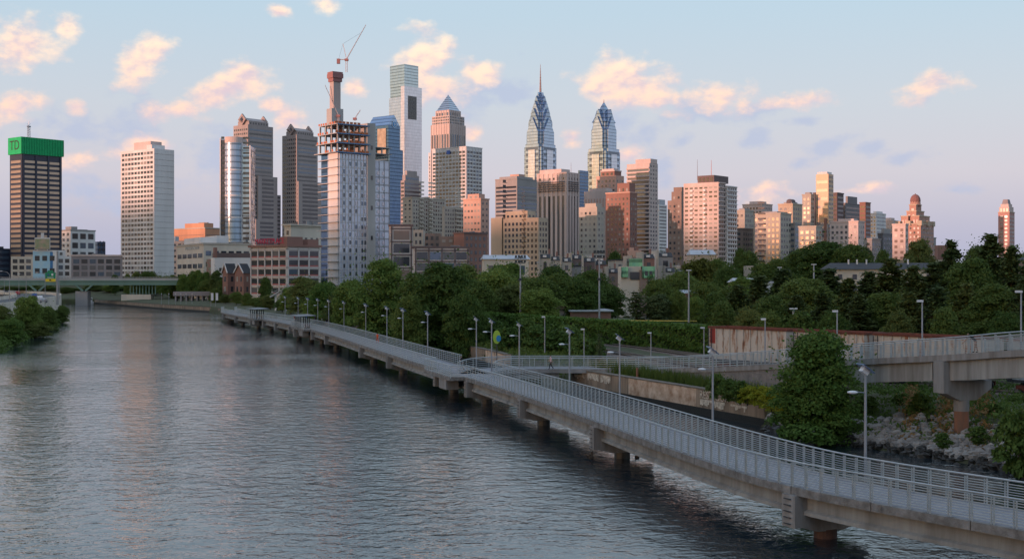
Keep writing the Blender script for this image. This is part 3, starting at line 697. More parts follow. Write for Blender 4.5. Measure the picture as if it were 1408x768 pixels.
class T:
    def __init__(s, name, label, cat, xl, xc, xr, D, th=None, group=None):
        s.th = TH if th is None else th; s.D = D
        k = (xc - CU) / F; s.C = (k * D, D); e1 = (math.cos(s.th), math.sin(s.th)); e2 = (-e1[1], e1[0])
        def ext(e, u):
            q = (u - CU) / F; den = e[0] - q * e[1]; return (q * s.C[1] - s.C[0]) / den if abs(den) > 1e-6 else 10
        s.wr = max(1.0, ext(e1, xr)); s.wl = max(1.0, ext(e2, xl)) if xl < xc else 14.0
        s.wr = min(s.wr, 160); s.wl = min(s.wl, 160)
        s.root = thing(name, label, cat, (s.C[0], s.C[1], 0), s.th, group)
        s.win = []; s.roofparts = []
    def z(s, v): return CH + s.D * (HV - v) / F
    def u(s, m): return m * s.D / F                     # photo pixels to metres here
    def block(s, v0, v1, m, x0=0, x1=1, y0=0, y1=1, L=None, R=None, name='wall', parent=None, trim=None, xm=False):
        """a box from photo row v1 (bottom) to v0 (top); x,y as fractions of the right and left faces (or metres)"""
        k1, k2 = (1, 1) if xm else (s.wr, s.wl)
        X0, X1, Y0, Y1 = x0 * k1, x1 * k1, y0 * k2, y1 * k2; z0 = s.z(v1) if v1 is not None else -2; z1 = s.z(v0)
        b = MB(); b.box(X0, X1, Y0, Y1, z0, z1)
        mats = [m]
        if trim:                                         # parapet cap
            b.cur = 1; b.box(X0 - .35, X1 + .35, Y0 - .35, Y1 + .35, z1 + .003, z1 + .9); mats.append(trim)
        zb = max(z0, 7.0)
        for side, st in (('L', L), ('R', R)):
            if not st: continue
            W = (Y1 - Y0) if side == 'L' else (X1 - X0)
            s.style(b, side, st, X0, Y0, W, zb, z1)
        if L and len(L) > 6 or R and len(R) > 6: pass
        o = b.build(name, mats, s.root if parent is None else parent); return o
    def style(s, b, side, st, X0, Y0, W, zb, z1):
        kind, bay, fl, fw, fh, ms = st[:6]; opt = st[6] if len(st) > 6 else {}
        top = opt.get('top', 0.6); mar = opt.get('mar', 0.5)
        z1 = z1 - top; Wd = W - 2 * mar
        if Wd <= 0 or z1 <= zb: return
        ny = 1 if kind == 's' else max(1, round((z1 - zb) / fl)); nx = 1 if kind == 'b' else max(1, round(Wd / bay))
        cw = Wd / nx; ch = (z1 - zb) / ny
        skip = opt.get('skip')
        for j in range(ny):
            mrow = None
            if opt.get('rowmat'): mrow = rb.choice(ms)
            for i in range(nx):
                if skip and skip(i / max(1, nx - 1), j / max(1, ny - 1)): continue
                a = mar + (i + .5) * cw; zc = zb + (j + .5) * ch; w = cw * fw; h = ch * fh
                mm = mrow or rb.choice(ms); t = 0.12
                if side == 'L': s.win.append(((X0 - t / 2 + .02, Y0 + a, zc), (t, w, h), mm))
                else: s.win.append(((X0 + a, Y0 - t / 2 + .02, zc), (w, t, h), mm))
        pr = opt.get('pier')
        if pr:                                           # real ribs standing proud of the wall
            dep, wid = pr
            for i in range(nx + 1):
                a = mar + i * cw
                if side == 'L': b.box(X0 - dep, X0 + .1, Y0 + a - wid / 2, Y0 + a + wid / 2, zb - 1, z1 + top - .01)
                else: b.box(X0 + a - wid / 2, X0 + a + wid / 2, Y0 - dep, Y0 + .1, zb - 1, z1 + top - .01)
        sl = opt.get('slab')
        if sl:
            dep, hh = sl
            for j in range(ny + 1):
                zz = zb + j * ch
                if side == 'L': b.box(X0 - dep, X0 + .1, Y0, Y0 + W, zz - hh / 2, zz + hh / 2)
                else: b.box(X0, X0 + W, Y0 - dep, Y0 + .1, zz - hh / 2, zz + hh / 2)
    def extra(s, name, b, m, parent=None, smooth=False): return b.build(name, m, s.root if parent is None else parent, smooth)
    def kit(s, v, n=4, x0=.15, x1=.85, y0=.15, y1=.85, vb=None):
        """roof plant: a few boxes on the roof at photo row vb, up to row v"""
        zb = s.z(vb); zt = s.z(v)
        for i in range(n):
            w = s.wr * rb.uniform(.08, .2); l = s.wl * rb.uniform(.1, .25); cx = s.wr * rb.uniform(x0, x1); cy = s.wl * rb.uniform(y0, y1)
            MB().box(cx - w / 2, cx + w / 2, cy - l / 2, cy + l / 2, zb, zb + (zt - zb) * rb.uniform(.4, 1)).build('roof_unit', MATS['roof_plant'], s.root)
    def done(s, limit=100, minpx=2.0):
        """hang the windows: the ones that show largest as parts, what is left over as one"""
        ws = s.win
        if not ws: return s.root
        pxm = F / s.D
        cs, sn = math.cos(s.th), math.sin(s.th)
        def area(w):
            (x, y, z), (a, b_, c), _ = w; side = a < b_; nrm = (-cs, -sn) if side else (sn, -cs)
            px_, py_ = s.C[0] + cs * x - sn * y, s.C[1] + sn * x + cs * y; l = math.hypot(px_, py_)
            f = abs(nrm[0] * px_ + nrm[1] * py_) / l; return (max(a, b_) * f * c) * (F / l) ** 2
        sc = sorted(((area(w), i) for i, w in enumerate(ws)), reverse=True)
        big = [i for a, i in sc if a >= minpx][:limit]; bs = set(big)
        for i in big:
            c, d, m = ws[i]; nm = 'window_band' if max(d[0], d[1]) > 5 * d[2] else ('window_strip' if d[2] > 5 * max(d[0], d[1]) else 'window')
            o = bpy.data.objects.new(nm, cube_mesh(m, nm)); COL.objects.link(o); o.parent = s.root; o.location = c; o.scale = d
        rest = [w for i, w in enumerate(ws) if i not in bs]
        if rest:
            b = MB(); ml = []
            for c, d, m in rest:
                if m not in ml: ml.append(m)
                b.cur = ml.index(m); b.box(c[0] - d[0] / 2, c[0] + d[0] / 2, c[1] - d[1] / 2, c[1] + d[1] / 2, c[2] - d[2] / 2, c[2] + d[2] / 2)
            tag(b.build('windows', ml, s.root), kind='stuff')
        return s.root
mat('roof_plant', (0.25, 0.25, 0.26), 0.8, var=0.3, scale=.2)
def wallc(name, c, **k):
    if max(c) < .5: c = tuple(x * 1.25 for x in c)
    return mat(name, c, k.pop('rough', 0.85), var=k.pop('var', 0.22), scale=k.pop('scale', 0.08), streak=True, **k)
w_white = wallc('white_concrete', (0.68, 0.67, 0.67)); w_cream = wallc('cream_stone', (0.46, 0.42, 0.36)); w_beige = wallc('beige_stone', (0.34, 0.31, 0.27))
w_grey = wallc('grey_stone', (0.25, 0.24, 0.24)); w_pinkb = wallc('pink_brick', (0.42, 0.27, 0.22)); w_red = wallc('red_brick', (0.21, 0.115, 0.095)); w_brown = wallc('brown_brick', (0.20, 0.15, 0.13))
w_dkbrown = wallc('dark_brown_brick', (0.12, 0.09, 0.09)); w_orange = wallc('orange_brick', (0.42, 0.22, 0.14)); w_purple = wallc('grey_purple_brick', (0.21, 0.19, 0.20))
w_conc = wallc('raw_concrete', (0.30, 0.30, 0.30)); w_granite = wallc('grey_brown_granite', (0.27, 0.235, 0.23), rough=.5); w_black = wallc('blue_black_metal', (0.025, 0.03, 0.05), rough=.35)
w_green = mat('green_cladding', (0.0, 0.44, 0.14), 0.5, var=.2, scale=.5); w_tan = wallc('tan_stone', (0.37, 0.30, 0.23)); w_dark = wallc('dark_facade', (0.07, 0.075, 0.09), rough=.4)
w_ltpink = wallc('light_pink_stone', (0.56, 0.46, 0.43)); roofd = mat('dark_roof', (0.045, 0.047, 0.055), .8, var=.3, scale=.5); roofl = mat('pale_roof', (.42, .45, .50), .6, var=.2, scale=.4)
gl_blue = glassmat('blue_curtain_glass', (.30, .42, .60)); gl_sky = glassmat('sky_curtain_glass', (.36, .47, .60), bay=3, rough=.3, metal=.45); gl_silver = glassmat('silver_curtain_glass', (.62, .66, .74), floor=4, linec=.8, rough=.2)
gl_green = glassmat('greenish_curtain_glass', (.55, .60, .62), floor=4); gl_navy = glassmat('navy_curtain_glass', (.12, .20, .32)); gl_pink = glassmat('pale_pink_curtain_glass', (.80, .74, .76), floor=4, rough=.3, linec=.88)

# --- left bank of the skyline
t = T('office_tower', 'dark blue glass office block cut off by the left edge of the photo', 'building', -40, -22, 14, 900); t.block(341, None, w_black, R=('b', 9, 4, .96, .5, [g_blue])); t.block(338, 341.2, w_dark, .3, .9, .3, .8, name='penthouse'); t.done()
t = T('office_tower', 'dark banded tower with a bright green top and a mast', 'building', 13.5, 30, 85, 900)
t.block(211.5, None, w_black, L=('g', 60, 3.5, .9, .52, [g_gold], {'top': 3.4, 'mar': .8}), R=('g', t.wr / 3, 3.5, .84, .5, [g_gold], {'top': 3.4, 'mar': 1.2, 'pier': (.5, 1.4)}))
e = t.extra('green_crown', MB().box(-.9, t.wr + .9, -.9, t.wl + .9, t.z(211.3), t.z(188)), w_green)
b = MB(); n = 26
for i in range(n + 1): b.box(-.9 + (t.wr + 1.8) * i / n - .1, -.9 + (t.wr + 1.8) * i / n + .1, -1.15, -.9, t.z(211), t.z(188.3))
tag(t.extra('crown_ribs', b, wallc('dark_green_metal', (0.0, 0.13, 0.05)), e), kind='stuff')
lg = wallc('dark_sign', (.03, .05, .04)); text('sign_lettering', 'TD', 9.5, (-.95, t.wl * .5, t.z(199.5)), (R_(90), 0, R_(-90)), lg, t.root, .08)
b = MB(); zb = t.z(188); cx, cy = t.wr * .32, t.wl * .5; zt = t.z(164)
for dx, dy in ((-.8, -.8), (.8, -.8), (.8, .8), (-.8, .8)): b.bar((cx + dx, cy + dy, zb), (cx + dx * .7, cy + dy * .7, zt - 3), .22, .22)
for k in range(6): z_ = zb + k * 1.8; b.bar((cx - .8, cy - .8, z_), (cx + .8, cy - .8, z_ + 1.8), .15, .15); b.bar((cx - .8, cy + .8, z_ + 1.8), (cx - .8, cy - .8, z_), .15, .15)
b.box(cx - 1.4, cx + 1.4, cy - .4, cy + .4, zt - 4, zt - 3.2); b.tube((cx, cy, zt - 4), (cx, cy, zt), .15); t.extra('mast', b, polem)
t.done()
t = T('office_block', 'pale grey office block with window grid right of the green topped tower', 'building', 84, 97, 131, 1000)
t.block(317, None, w_white, L=('g', 5, 4.2, .5, .5, OFF), R=('g', 6.5, 7.5, .7, .6, OFF), trim=w_grey); t.block(311, 317, w_grey, .1, .35, .2, .8, name='penthouse'); t.block(314.5, 317, w_grey, .5, .8, .3, .8, name='penthouse'); t.done()
t = T('glass_office', 'small bluish glass block between the grey office and the white slab', 'building', 131, 134, 145, 1100); t.block(332, None, gl_navy, R=('g', 3, 4, .6, .6, OFF)); t.kit(330, 2, vb=332); t.done()
t = T('apartment_slab', 'tall white apartment slab with a blank white side wall', 'apartment tower', 166, 212, 239.5, 800)
t.block(204, None, w_white, L=('g', 3.35, 3.0, .74, .55, RES, {'top': 1.0, 'mar': 1, 'skip': lambda i, j: abs(i - .36) < .022}))
b = MB()
for k in range(24): z_ = 10 + k * 3.55; b.box(t.wr * .01, t.wr * .99, -.09, .02, z_, z_ + .12)
tag(t.extra('panel_joints', b, w_grey), kind='stuff')
t.block(192, 204, w_ltpink, .25, .8, .25, .75, name='penthouse'); t.block(198, 204, w_white, .05, .7, .1, .25, name='roof_box'); t.done()
# buildings along the far bank of the river
t = T('warehouse', 'low pinkish white warehouse with three rows of windows at the left', 'building', 10, 15, 45, 780, R_(8)); t.block(352.5, None, w_cream, R=('g', 3.4, 3.9, .7, .62, OFF, {'top': .9})); t.done()
t = T('mural_building', 'four storey block painted with a pale blue mural, a billboard on its roof', 'building', 42, 45, 78, 770, R_(8))
mur = mat('blue_mural', (.24, .46, .62), .8, var=.5, scale=.16, c2=(.45, .58, .62)); murd = mat('deep_blue_mural', (.07, .22, .45), .8, var=.4, scale=.3)
t.block(344, None, w_white, R=('g', 4.4, 6.5, .65, .4, [g_dark], {'top': 1}))
t.extra('mural', MB().box(.2, t.wr * .84, -.04, .01, 4, t.z(345.5)), mur); t.extra('mural_stripe', MB().box(t.wr * .72, t.wr * .84, -.07, -.041, 4, t.z(346)), murd); t.done()
t = T('billboard', 'rooftop billboard with a pink and green picture on the mural building', 'billboard', 47, 48, 68, 768, R_(8)); zb = t.z(344)
t.extra('board', MB().box(0, t.wr, 0, .5, t.z(342), t.z(328)), mat('billboard_pink', (.42, .28, .22), .7, var=.5, scale=.4, c2=(.18, .28, .14)))
t.extra('frame', MB().box(-.3, t.wr + .3, .5, .8, t.z(343), t.z(326.5)).box(1, 1.4, .1, .5, zb, t.z(342.03)).box(t.wr - 1.4, t.wr - 1, .1, .5, zb, t.z(342.03)).box(t.wr * .4, t.wr * .6, .5, 1, t.z(326.4), t.z(320)), w_white)
t = T('white_annex', 'white grey annex with dark windows joining the mural building', 'building', 77, 78, 98, 775, R_(8)); t.block(352, None, w_white, R=('g', 4.4, 4.1, .66, .62, OFF, {'top': .9})); t.block(344, 352, w_white, 0, .6, 0, 1, R=('g', 4, 3, .4, .6, OFF)); t.done()
t = T('brick_office', 'grey purple brick office with big dark windows beside the white slab', 'building', 97, 98, 168, 765, R_(8)); t.block(352, None, w_purple, R=('g', 4.4, 4.1, .72, .66, OFF, {'top': 1.2}), trim=w_ltpink); t.kit(348, 4, vb=352); t.done()

# --- between the white slab and the construction tower
t = T('orange_office', 'orange brick office block lit by the sunset behind the cream factory', 'building', 238, 282, 303, 1100)
t.block(314, None, w_orange, L=('b', 9, 4.5, .92, .10, [w_brown], {'top': 3}), R=('b', 9, 4.5, .9, .12, [w_brown], {'top': 3}), trim=w_beige); t.block(306, 314, w_orange, .15, .75, .1, .7, name='penthouse'); t.kit(304, 2, .4, .7, .2, .5, vb=306); t.done()
t = T('pink_annex', 'low pink block at the foot of the orange office', 'building', 236, 258, 268, 900); t.block(331, None, w_ltpink, L=('g', 6, 4, .5, .35, OFF)); t.done()
t = T('bluish_block', 'pale blue metal sided block left of the cream office', 'building', 226, 241, 246, 1000); t.block(325, None, roofl); t.done()
t = T('cream_office', 'cream office building with five rows of windows and a tall mural strip', 'building', 243, 280, 345, 640, R_(28))
t.block(336, None, w_cream, L=('g', t.wl / 5.2, 4.7, .78, .42, OFF, {'top': 2.8, 'mar': 1.2}), R=('g', 4.1, 5.4, .7, .44, OFF, {'top': 1.6, 'skip': lambda i, j: j < .62}), trim=w_beige)
t.extra('mural_panel', MB().box(t.wr * .06, t.wr * .2, -.12, -.03, t.z(396), t.z(356)), mat('red_green_mural', (.36, .09, .08), .8, var=.8, scale=.5, c2=(.22, .30, .20)))
t.extra('banner', MB().box(-.12, -.03, t.wl * .15, t.wl * .66, t.z(342), t.z(337.5)), mat('sign_board', (.5, .5, .46), .7, var=.7, scale=.8, c2=(.05, .05, .05)))
t.block(325, 336, w_white, .05, .4, .2, .8, name='penthouse'); t.block(322, 336, w_white, .46, .72, .3, .7, name='penthouse'); t.kit(329, 4, vb=336); t.done()
t = T('white_rowblock', 'long low white block with a dark brick band behind the gabled houses', 'building', 290, 295, 346, 610, R_(20)); t.block(354, None, w_white, R=('g', 5, 5, .4, .4, OFF, {'top': 3.6})); t.block(347.5, 354, w_dkbrown, 0, 1, 0, .6, name='brick_band'); t.block(340, 354, w_red, 0, .07, -.02, .4, name='chimney'); t.done()
# twin gabled brick houses
for (u0, uc, u1, D, lab) in ((306, 313, 325, 560, 'left one of two brick houses with steep dark roofs at the river park'), (323, 335, 345, 552, 'right one of two brick houses with steep dark roofs, beside the white framed factory')):
    t = T('brick_house', lab, 'house', u0, uc, u1, D, R_(40), 'gabled brick houses'); ze = t.z(375); zr = t.z(363); b = MB()
    W, L = t.wr, t.wl; b.cur = 0
    b.add([(0, 0, 0), (W, 0, 0), (W, L, 0), (0, L, 0), (0, 0, ze), (W, 0, ze), (W, L, ze), (0, L, ze), (0, L / 2, zr), (W, L / 2, zr)], [(0, 1, 5, 4), (2, 3, 7, 6), (0, 4, 8, 7, 3), (1, 2, 6, 9, 5)]); t.extra('wall', b, w_red)
    b = MB(); b.add([(-.4, -.4, ze - .2), (W + .4, -.4, ze - .2), (W + .4, L / 2, zr + .3), (-.4, L / 2, zr + .3), (-.4, L + .4, ze - .2), (W + .4, L + .4, ze - .2)], [(0, 1, 2, 3), (3, 2, 5, 4)]); t.extra('roof', b, roofd)
    b = MB(); b.bar((-.45, -.4, ze), (-.45, L / 2, zr + .45), .3, .5); b.bar((-.45, L + .4, ze), (-.45, L / 2, zr + .45), .3, .5); t.extra('gable_trim', b, w_white)
    s_ = ('g', 3.2, 3.6, .35, .5, [g_pale, g_dark], {'top': .5}); b = MB(); t.style(b, 'L', s_, 0, 0, L, 7, ze); t.style(b, 'R', s_, 0, 0, W, 7, ze); t.done()
# the white framed factory with its red sign
t = T('factory', 'white framed brick factory with big windows and a red rooftop sign', 'building', 345, 395, 439, 520, R_(49))
fr = wallc('white_frame', (.62, .57, .55)); st_ = dict(top=.9, mar=.3, pier=(.35, .6), slab=(.35, .5))
t.block(339, None, w_pinkb, L=('g', 5.0, 3.5, .86, .6, MIRR[:4], dict(st_)), R=('g', 5.2, 3.5, .86, .6, OFF, dict(st_)), name='wall')
t.root.children[0].data.materials[0] = fr
b = MB(); 
nfl = round((t.z(339) - 7.9) / 3.5)
for j in range(nfl): zz = 7 + (t.z(339) - 7.9) / nfl * j; b.box(-.16, 0, .2, t.wl - .2, zz + .35, zz + .95); b.box(.2, t.wr - .2, -.16, 0, zz + .35, zz + .95)
tag(t.extra('red_spandrels', b, wallc('red_spandrel', (.33, .11, .10))), kind='stuff')
t.extra('cornice', MB().box(-.9, t.wr + .9, -.9, t.wl + .9, t.z(339) + .003, t.z(336)), w_red)
t.block(325, 336.2, w_red, .02, .5, .02, .2, name='penthouse'); t.block(328, 336.2, w_red, .66, 1.0, .02, .3, name='penthouse')
b = MB()
for i in range(12): y_ = t.wl * (.14 + i * .065); b.box(.5, .7, y_ - .06, y_ + .06, t.z(336.1), t.z(327))
b.box(.5, .7, t.wl * .12, t.wl * .9, t.z(334.5), t.z(334)); sg = t.extra('sign_frame', b, w_dkbrown)
text('sign_lettering', 'MARKETPLACE', 3.1, (.35, t.wl * .5, t.z(331)), (R_(90), 0, R_(-90)), mat('red_letters', (.50, .02, .07), .6), t.root, .1, sx=.92)
t.done()
t = T('classical_building', 'cream classical building with a heavy cornice behind the red sign', 'building', 391, 400, 441, 700); t.block(312, None, w_cream, L=('g', 4, 5, .4, .5, OFF), R=('g', 4.6, 8, .42, .6, [g_mid, g_dark], {'top': 4}), trim=w_cream); t.extra('cornice', MB().box(-1.2, t.wr + 1.2, -1.2, t.wl + 1.2, t.z(312) + .95, t.z(308)), w_cream); t.kit(300, 3, .5, .9, .1, .5, vb=309); t.done()
# round ended glass tower
t = T('glass_tower', 'round fronted blue glass tower with white edge frames left of the dark towers', 'apartment tower', 301, 304, 345, 820, R_(0))
W = t.wr; z1 = t.z(197); b = MB(); poly = [(2.5, 0)] + [(2.5 + (W - 8) * (.5 - .5 * math.cos(a)), -5.5 * math.sin(a)) for a in [math.pi * k / 14 for k in range(1, 14)]] + [(W - 5.5, 0), (W - 5.5, 14), (2.5, 14)]
b.prism(poly, -2, z1); t.extra('curved_facade', b, gl_sky)
t.extra('crown', MB().prism([(x, y - .2) for x, y in poly], z1 + .003, t.z(189)), w_ltpink)
t.extra('side_shaft', MB().box(0, 2.45, -.5, 14, -2, t.z(192)), w_dark); t.extra('corner_frame', MB().box(-.7, 0, -1, 0, -2, t.z(190)), w_white)
t.extra('side_wing', MB().box(W - 5.4, W, -1, 14, -2, t.z(201)), gl_blue); b = MB()
for v in (235, 270, 300): 
    zz = t.z(v); b.prism([(x * 1.0, y * 1.05 - .15) for x, y in poly], zz, zz + .8)
for x in (W - 5.7, W - .3): b.box(x - .35, x + .35, -1.6, -1.02, -2, t.z(200))
t.extra('white_bands', b, w_white)
s_ = ('g', 2.6, 3.4, .3, .55, [g_dark], {'top': 2}); t.win = []; t.style(b, 'R', s_, W * .42, -4.6, W * .3, 7, t.z(250)); t.win = []
b2 = MB()
for k in range(30): zz = 10 + k * 3.2; b2.box(W - 4.8, W - .6, -1.12, -1.0, zz, zz + 1.3); b2.box(.2, 2.2, -.62, -.5, zz, zz + 1.6)
tag(t.extra('windows', b2, g_dark), kind='stuff'); t.done()
# twin granite towers with diamond finials
dg = wallc('diamond_stone', (.30, .25, .24))
for (xl, xc, xr, D, v0, vs_, xl2, xr2, lab) in ((321, 341, 378, 1200, 168, 241, 0, .10, 'left one of two dark granite towers with diamond finials on the roof'),
                                    (388, 408, 439, 1230, 182, 249, .1, .05, 'right one of two dark granite towers with diamond finials on the roof')):
    t = T('granite_tower', lab, 'office tower', xl, xc, xr, D, None, 'twin granite towers')
    bd = ('b', 9, 3.9, .96, .42, [g_blue, g_mid, g_dark], {'top': 2.5, 'mar': 1.2}); bd2 = ('b', 9, 3.9, .9, .55, [g_dark], {'top': 1.5, 'mar': 4})
    t.block(v0 + 3, None, w_granite, 0, .93, 0, 1, L=('g', 3, 3.9, .6, .45, [g_mid, g_dark], {'top': 2.5}), R=bd, name='shaft')
    t.block(vs_, None, w_granite, .015 + (.3 if xl2 == 0 else 0), 1.04, -.1, .9, L=bd, R=bd2, name='lower_shaft'); t.block(vs_ + 60, None, w_granite, .2, 1.0, -.17, .9, R=bd2, name='base_stage')
    t.block(v0 - 3, v0 + 3, w_granite, .1, .82, .12, .88, R=('g', 3, 3, .5, .5, [g_dark], {'top': .3}), name='crown_wall')
    zt = t.z(v0 - 2); zr = t.z(v0 - 8); W_, L_ = t.wr, t.wl
    b = MB(); b.add([(W_ * .1, L_ * .12, zt), (W_ * .82, L_ * .12, zt), (W_ * .82, L_ * .88, zt), (W_ * .1, L_ * .88, zt), (W_ * .1, L_ * .5, zr), (W_ * .82, L_ * .5, zr)], [(0, 1, 5, 4), (2, 3, 4, 5), (0, 4, 3), (1, 2, 5)]); t.extra('roof', b, w_granite)
    for fx in (.06, .84):
        r_ = 5.6; c = (W_ * fx, L_ * .5, t.z(v0 - 5)); b = MB()
        vsx = [(c[0] + o, c[1] + dy, c[2] + dz) for o in (-.8, .8) for dy, dz in ((-r_, 0), (0, -r_), (r_, 0), (0, r_))]
        b.add(vsx, [(0, 1, 2, 3), (7, 6, 5, 4)] + [(i, i + 4, (i + 1) % 4 + 4, (i + 1) % 4) for i in range(4)])
        vsx = [(c[0] + o, c[1] + dy, c[2] + dz) for o in (-1.0, 1.0) for dy, dz in ((-2.4, 0), (0, -2.4), (2.4, 0), (0, 2.4))]
        di = t.extra('diamond_finial', b, dg); b = MB(); b.add(vsx, [(0, 1, 2, 3), (7, 6, 5, 4)] + [(i, i + 4, (i + 1) % 4 + 4, (i + 1) % 4) for i in range(4)]); t.extra('diamond_opening', b, w_dark, di)
        b = MB(); vsx = [(c[0] + dx, c[1] + o, c[2] + dz) for o in (-r_ * .16, r_ * .16) for dx, dz in ((-r_ * .7, 0), (0, -r_ * .7), (r_ * .7, 0), (0, r_ * .7))]
        b.add(vsx, [(0, 1, 2, 3), (7, 6, 5, 4)] + [(i, i + 4, (i + 1) % 4 + 4, (i + 1) % 4) for i in range(4)]); t.extra('diamond_fin', b, dg, di)
    t.done()
t = T('grey_slab', 'plain grey building in the gap between the twin granite towers', 'building', 376, 379, 386, 1320); t.block(268, None, w_purple, R=('b', 5, 4, .9, .4, [g_dark])); t.done()

# --- tower under construction
t = T('construction_tower', 'unfinished tower with open concrete top floors and pale glass facade', 'tower under construction', 438, 464, 536, 560, R_(38))
W, L = t.wr, t.wl; zt = t.z(209); fh_ = 3.45
cpale = glassmat('new_pale_glass', (.50, .55, .66), metal=.35, rough=.18, floor=3.45, bay=2.2, wob=.01, linec=.8); wp = wallc('white_facade', (.62, .60, .60))
a1, a2, a3 = W * .54, W * .70, W
t.extra('glass_facade', MB().box(.8, a1, -.4, 10, -2, t.z(210.5)), cpale)
b = MB(); n = 9
for i in range(n + 1): x = .8 + (a1 - .8) * i / n; b.box(x - .1, x + .1, -.62, -.4, -2, t.z(211))
nf = int((t.z(210.5) - 4) / fh_)
for j in range(nf + 1): zz = 4 + j * fh_; b.box(.8, a1, -.55, -.4, zz - .09, zz + .09)
tag(t.extra('mullion_grid', b, wp), kind='stuff')
for j in range(nf):
    for i in (1, 3, 5, 7, 8):
        if rb.random() < .9: x = .8 + (a1 - .8) * (i + .5) / n; t.win.append(((x, -.5, 4 + (j + .45) * fh_), ((a1 / n) * .42, .24, fh_ * .5), g_dark if j < 8 and rb.random() < .8 else rb.choice([g_blue, g_mirror, g_mid])))
t.extra('core_wall', MB().box(a1 + .1, a2, -.9, 14, -2, t.z(166)), w_conc)
for k in range(4): t.win.append(((a1 + (a2 - a1) * .55, -.95, t.z(200 + 42 * k)), (.9, .25, 1.8), g_dark))
t.extra('right_wing', MB().box(a2 + .05, a3, .4, 13, -2, t.z(217)), cpale)
b = MB()
for j in range(nf - 1): zz = 4 + j * fh_; b.box(a2 + .05, a3 + .05, .2, .4, zz - .12, zz + .12)
for i in range(4): x = a2 + .1 + (a3 - a2 - .2) * i / 3; b.box(x - .12, x + .12, .18, .4, -2, t.z(217.5))
tag(t.extra('wing_grid', b, w_grey), kind='stuff')
for j in range(2, nf - 1):
    for i in (.8, 1.8): t.win.append(((a2 + (a3 - a2) * i / 3, .3, 4 + (j + .5) * fh_), (1.2, .24, 1.5), g_mirror))
# left side: recessed dark glass with white slabs and a pale column of panels
t.extra('corner_glass', MB().box(1.2, 12, .2, L - .3, -2, zt), gl_navy); b = MB()
for j in range(nf + 1): zz = 4 + j * fh_; b.box(-.4, .8, -.3, L * 1.0, zz - .16, zz + .16)
tag(t.extra('floor_slabs', b, w_conc), kind='stuff'); t.extra('panel_column', MB().box(.3, 1.2, .3, L * .5, 2, zt), wp)
# open top floors
b = MB(); b2 = MB(); orng = mat('safety_net', (.50, .16, .07), .9, var=.4, scale=1.5); blu = mat('blue_formwork', (.10, .22, .42), .7)
vt = [208.5, 195.5, 182.5, 169.5]
for k, v in enumerate(vt):
    zz = t.z(v); MB().box(-1.8 + k * .4, a1 + 1.2 - k * .3, -1.8 + k * .3, L + 1 - k, zz - .35, zz).build('open_floor_slab', w_conc, t.root)
    if k < 3:
        for i in range(6):
            for jx in range(4):
                x = .3 + (a1 - .8) * i / 5; y = .2 + (L - 1.2) * jx / 3; MB().box(x - .32, x + .32, y - .32, y + .32, zz, t.z(vt[k + 1]) - .352).build('column', w_conc, t.root)
    
    for q in range(9):
        if rb.random() < .5: xx = -1.8 + (a1 + 2.4) * q / 9; b.box(xx, xx + 1.5, -1.88 + k * .3, -1.84 + k * .3, zz + .01, zz + .9)
        if rb.random() < .6: yy = -1.5 + (L + 1) * q / 9; b.box(-1.9 + k * .4, -1.86 + k * .4, yy, yy + 1.3, zz + .01, zz + .9)
    b2.box(-1.9 + k * .4, a1 + 1.2, -2.0 + k * .3, -1.9 + k * .3, zz - .5, zz - .1)
tag(t.extra('safety_net', b, orng), kind='stuff'); tag(t.extra('edge_formwork', b2, blu), kind='stuff')
for k, (x, y, w, h) in enumerate(((2, 3, 2.5, 2), (7, 2.5, 1.8, 2.2), (11, 4, 2.2, 1.7), (4, 5, 1.5, 2.2), (9, 5, 2.5, 1.5))):
    for v in (208.5, 195.5, 182.5): t.extra('stacked_material', MB().box(x, x + w, y, y + 1.4, t.z(v) + .01, t.z(v) + .9 + h * .3 * ((k + int(v)) % 3)), orng)
for v in (207, 198): t.extra('wing_floor_slab', MB().box(a2 - .3, a3 + 1, -.4, 12, t.z(v) - .3, t.z(v)), w_conc)
for i in range(3): x = a2 + .6 + (a3 - a2 - 1) * i / 2; MB().box(x - .25, x + .25, .2, .7, t.z(207), t.z(198) - .31).build('column', w_conc, t.root)
# slip formed core
cx, cy = a1 * .34, L * .62; t.D = t.C[1] + math.sin(t.th) * cx + math.cos(t.th) * cy; z0 = t.z(168); z1 = t.z(113); red = wallc('red_formwork', (.24, .12, .12))
t.extra('lift_core', MB().box(cx - 1.8, cx + 1.8, cy - 1.5, cy + 1.9, z0 - 3, z1), wallc('core_concrete', (.34, .29, .28)))
t.extra('core_base', MB().box(cx - 3, cx + 2.9, cy - 2.0, cy + 2.6, z0 - 3, t.z(150)), w_conc)
t.extra('core_formwork', MB().box(cx - 2.3, cx + 2.3, cy - 2.0, cy + 2.4, z1 + .003, t.z(108)).box(cx - 2.7, cx + 2.7, cy - 2.4, cy + 2.8, t.z(108) + .003, t.z(102)).box(cx - 2.6, cx + 2.6, cy - 2.1, cy + 2.6, t.z(102) + .003, t.z(99.5)), red)
t.done()
M_ = t.root.matrix_basis.copy(); M_ = Matrix.Translation(t.root.location) @ Matrix.Rotation(t.th, 4, 'Z')
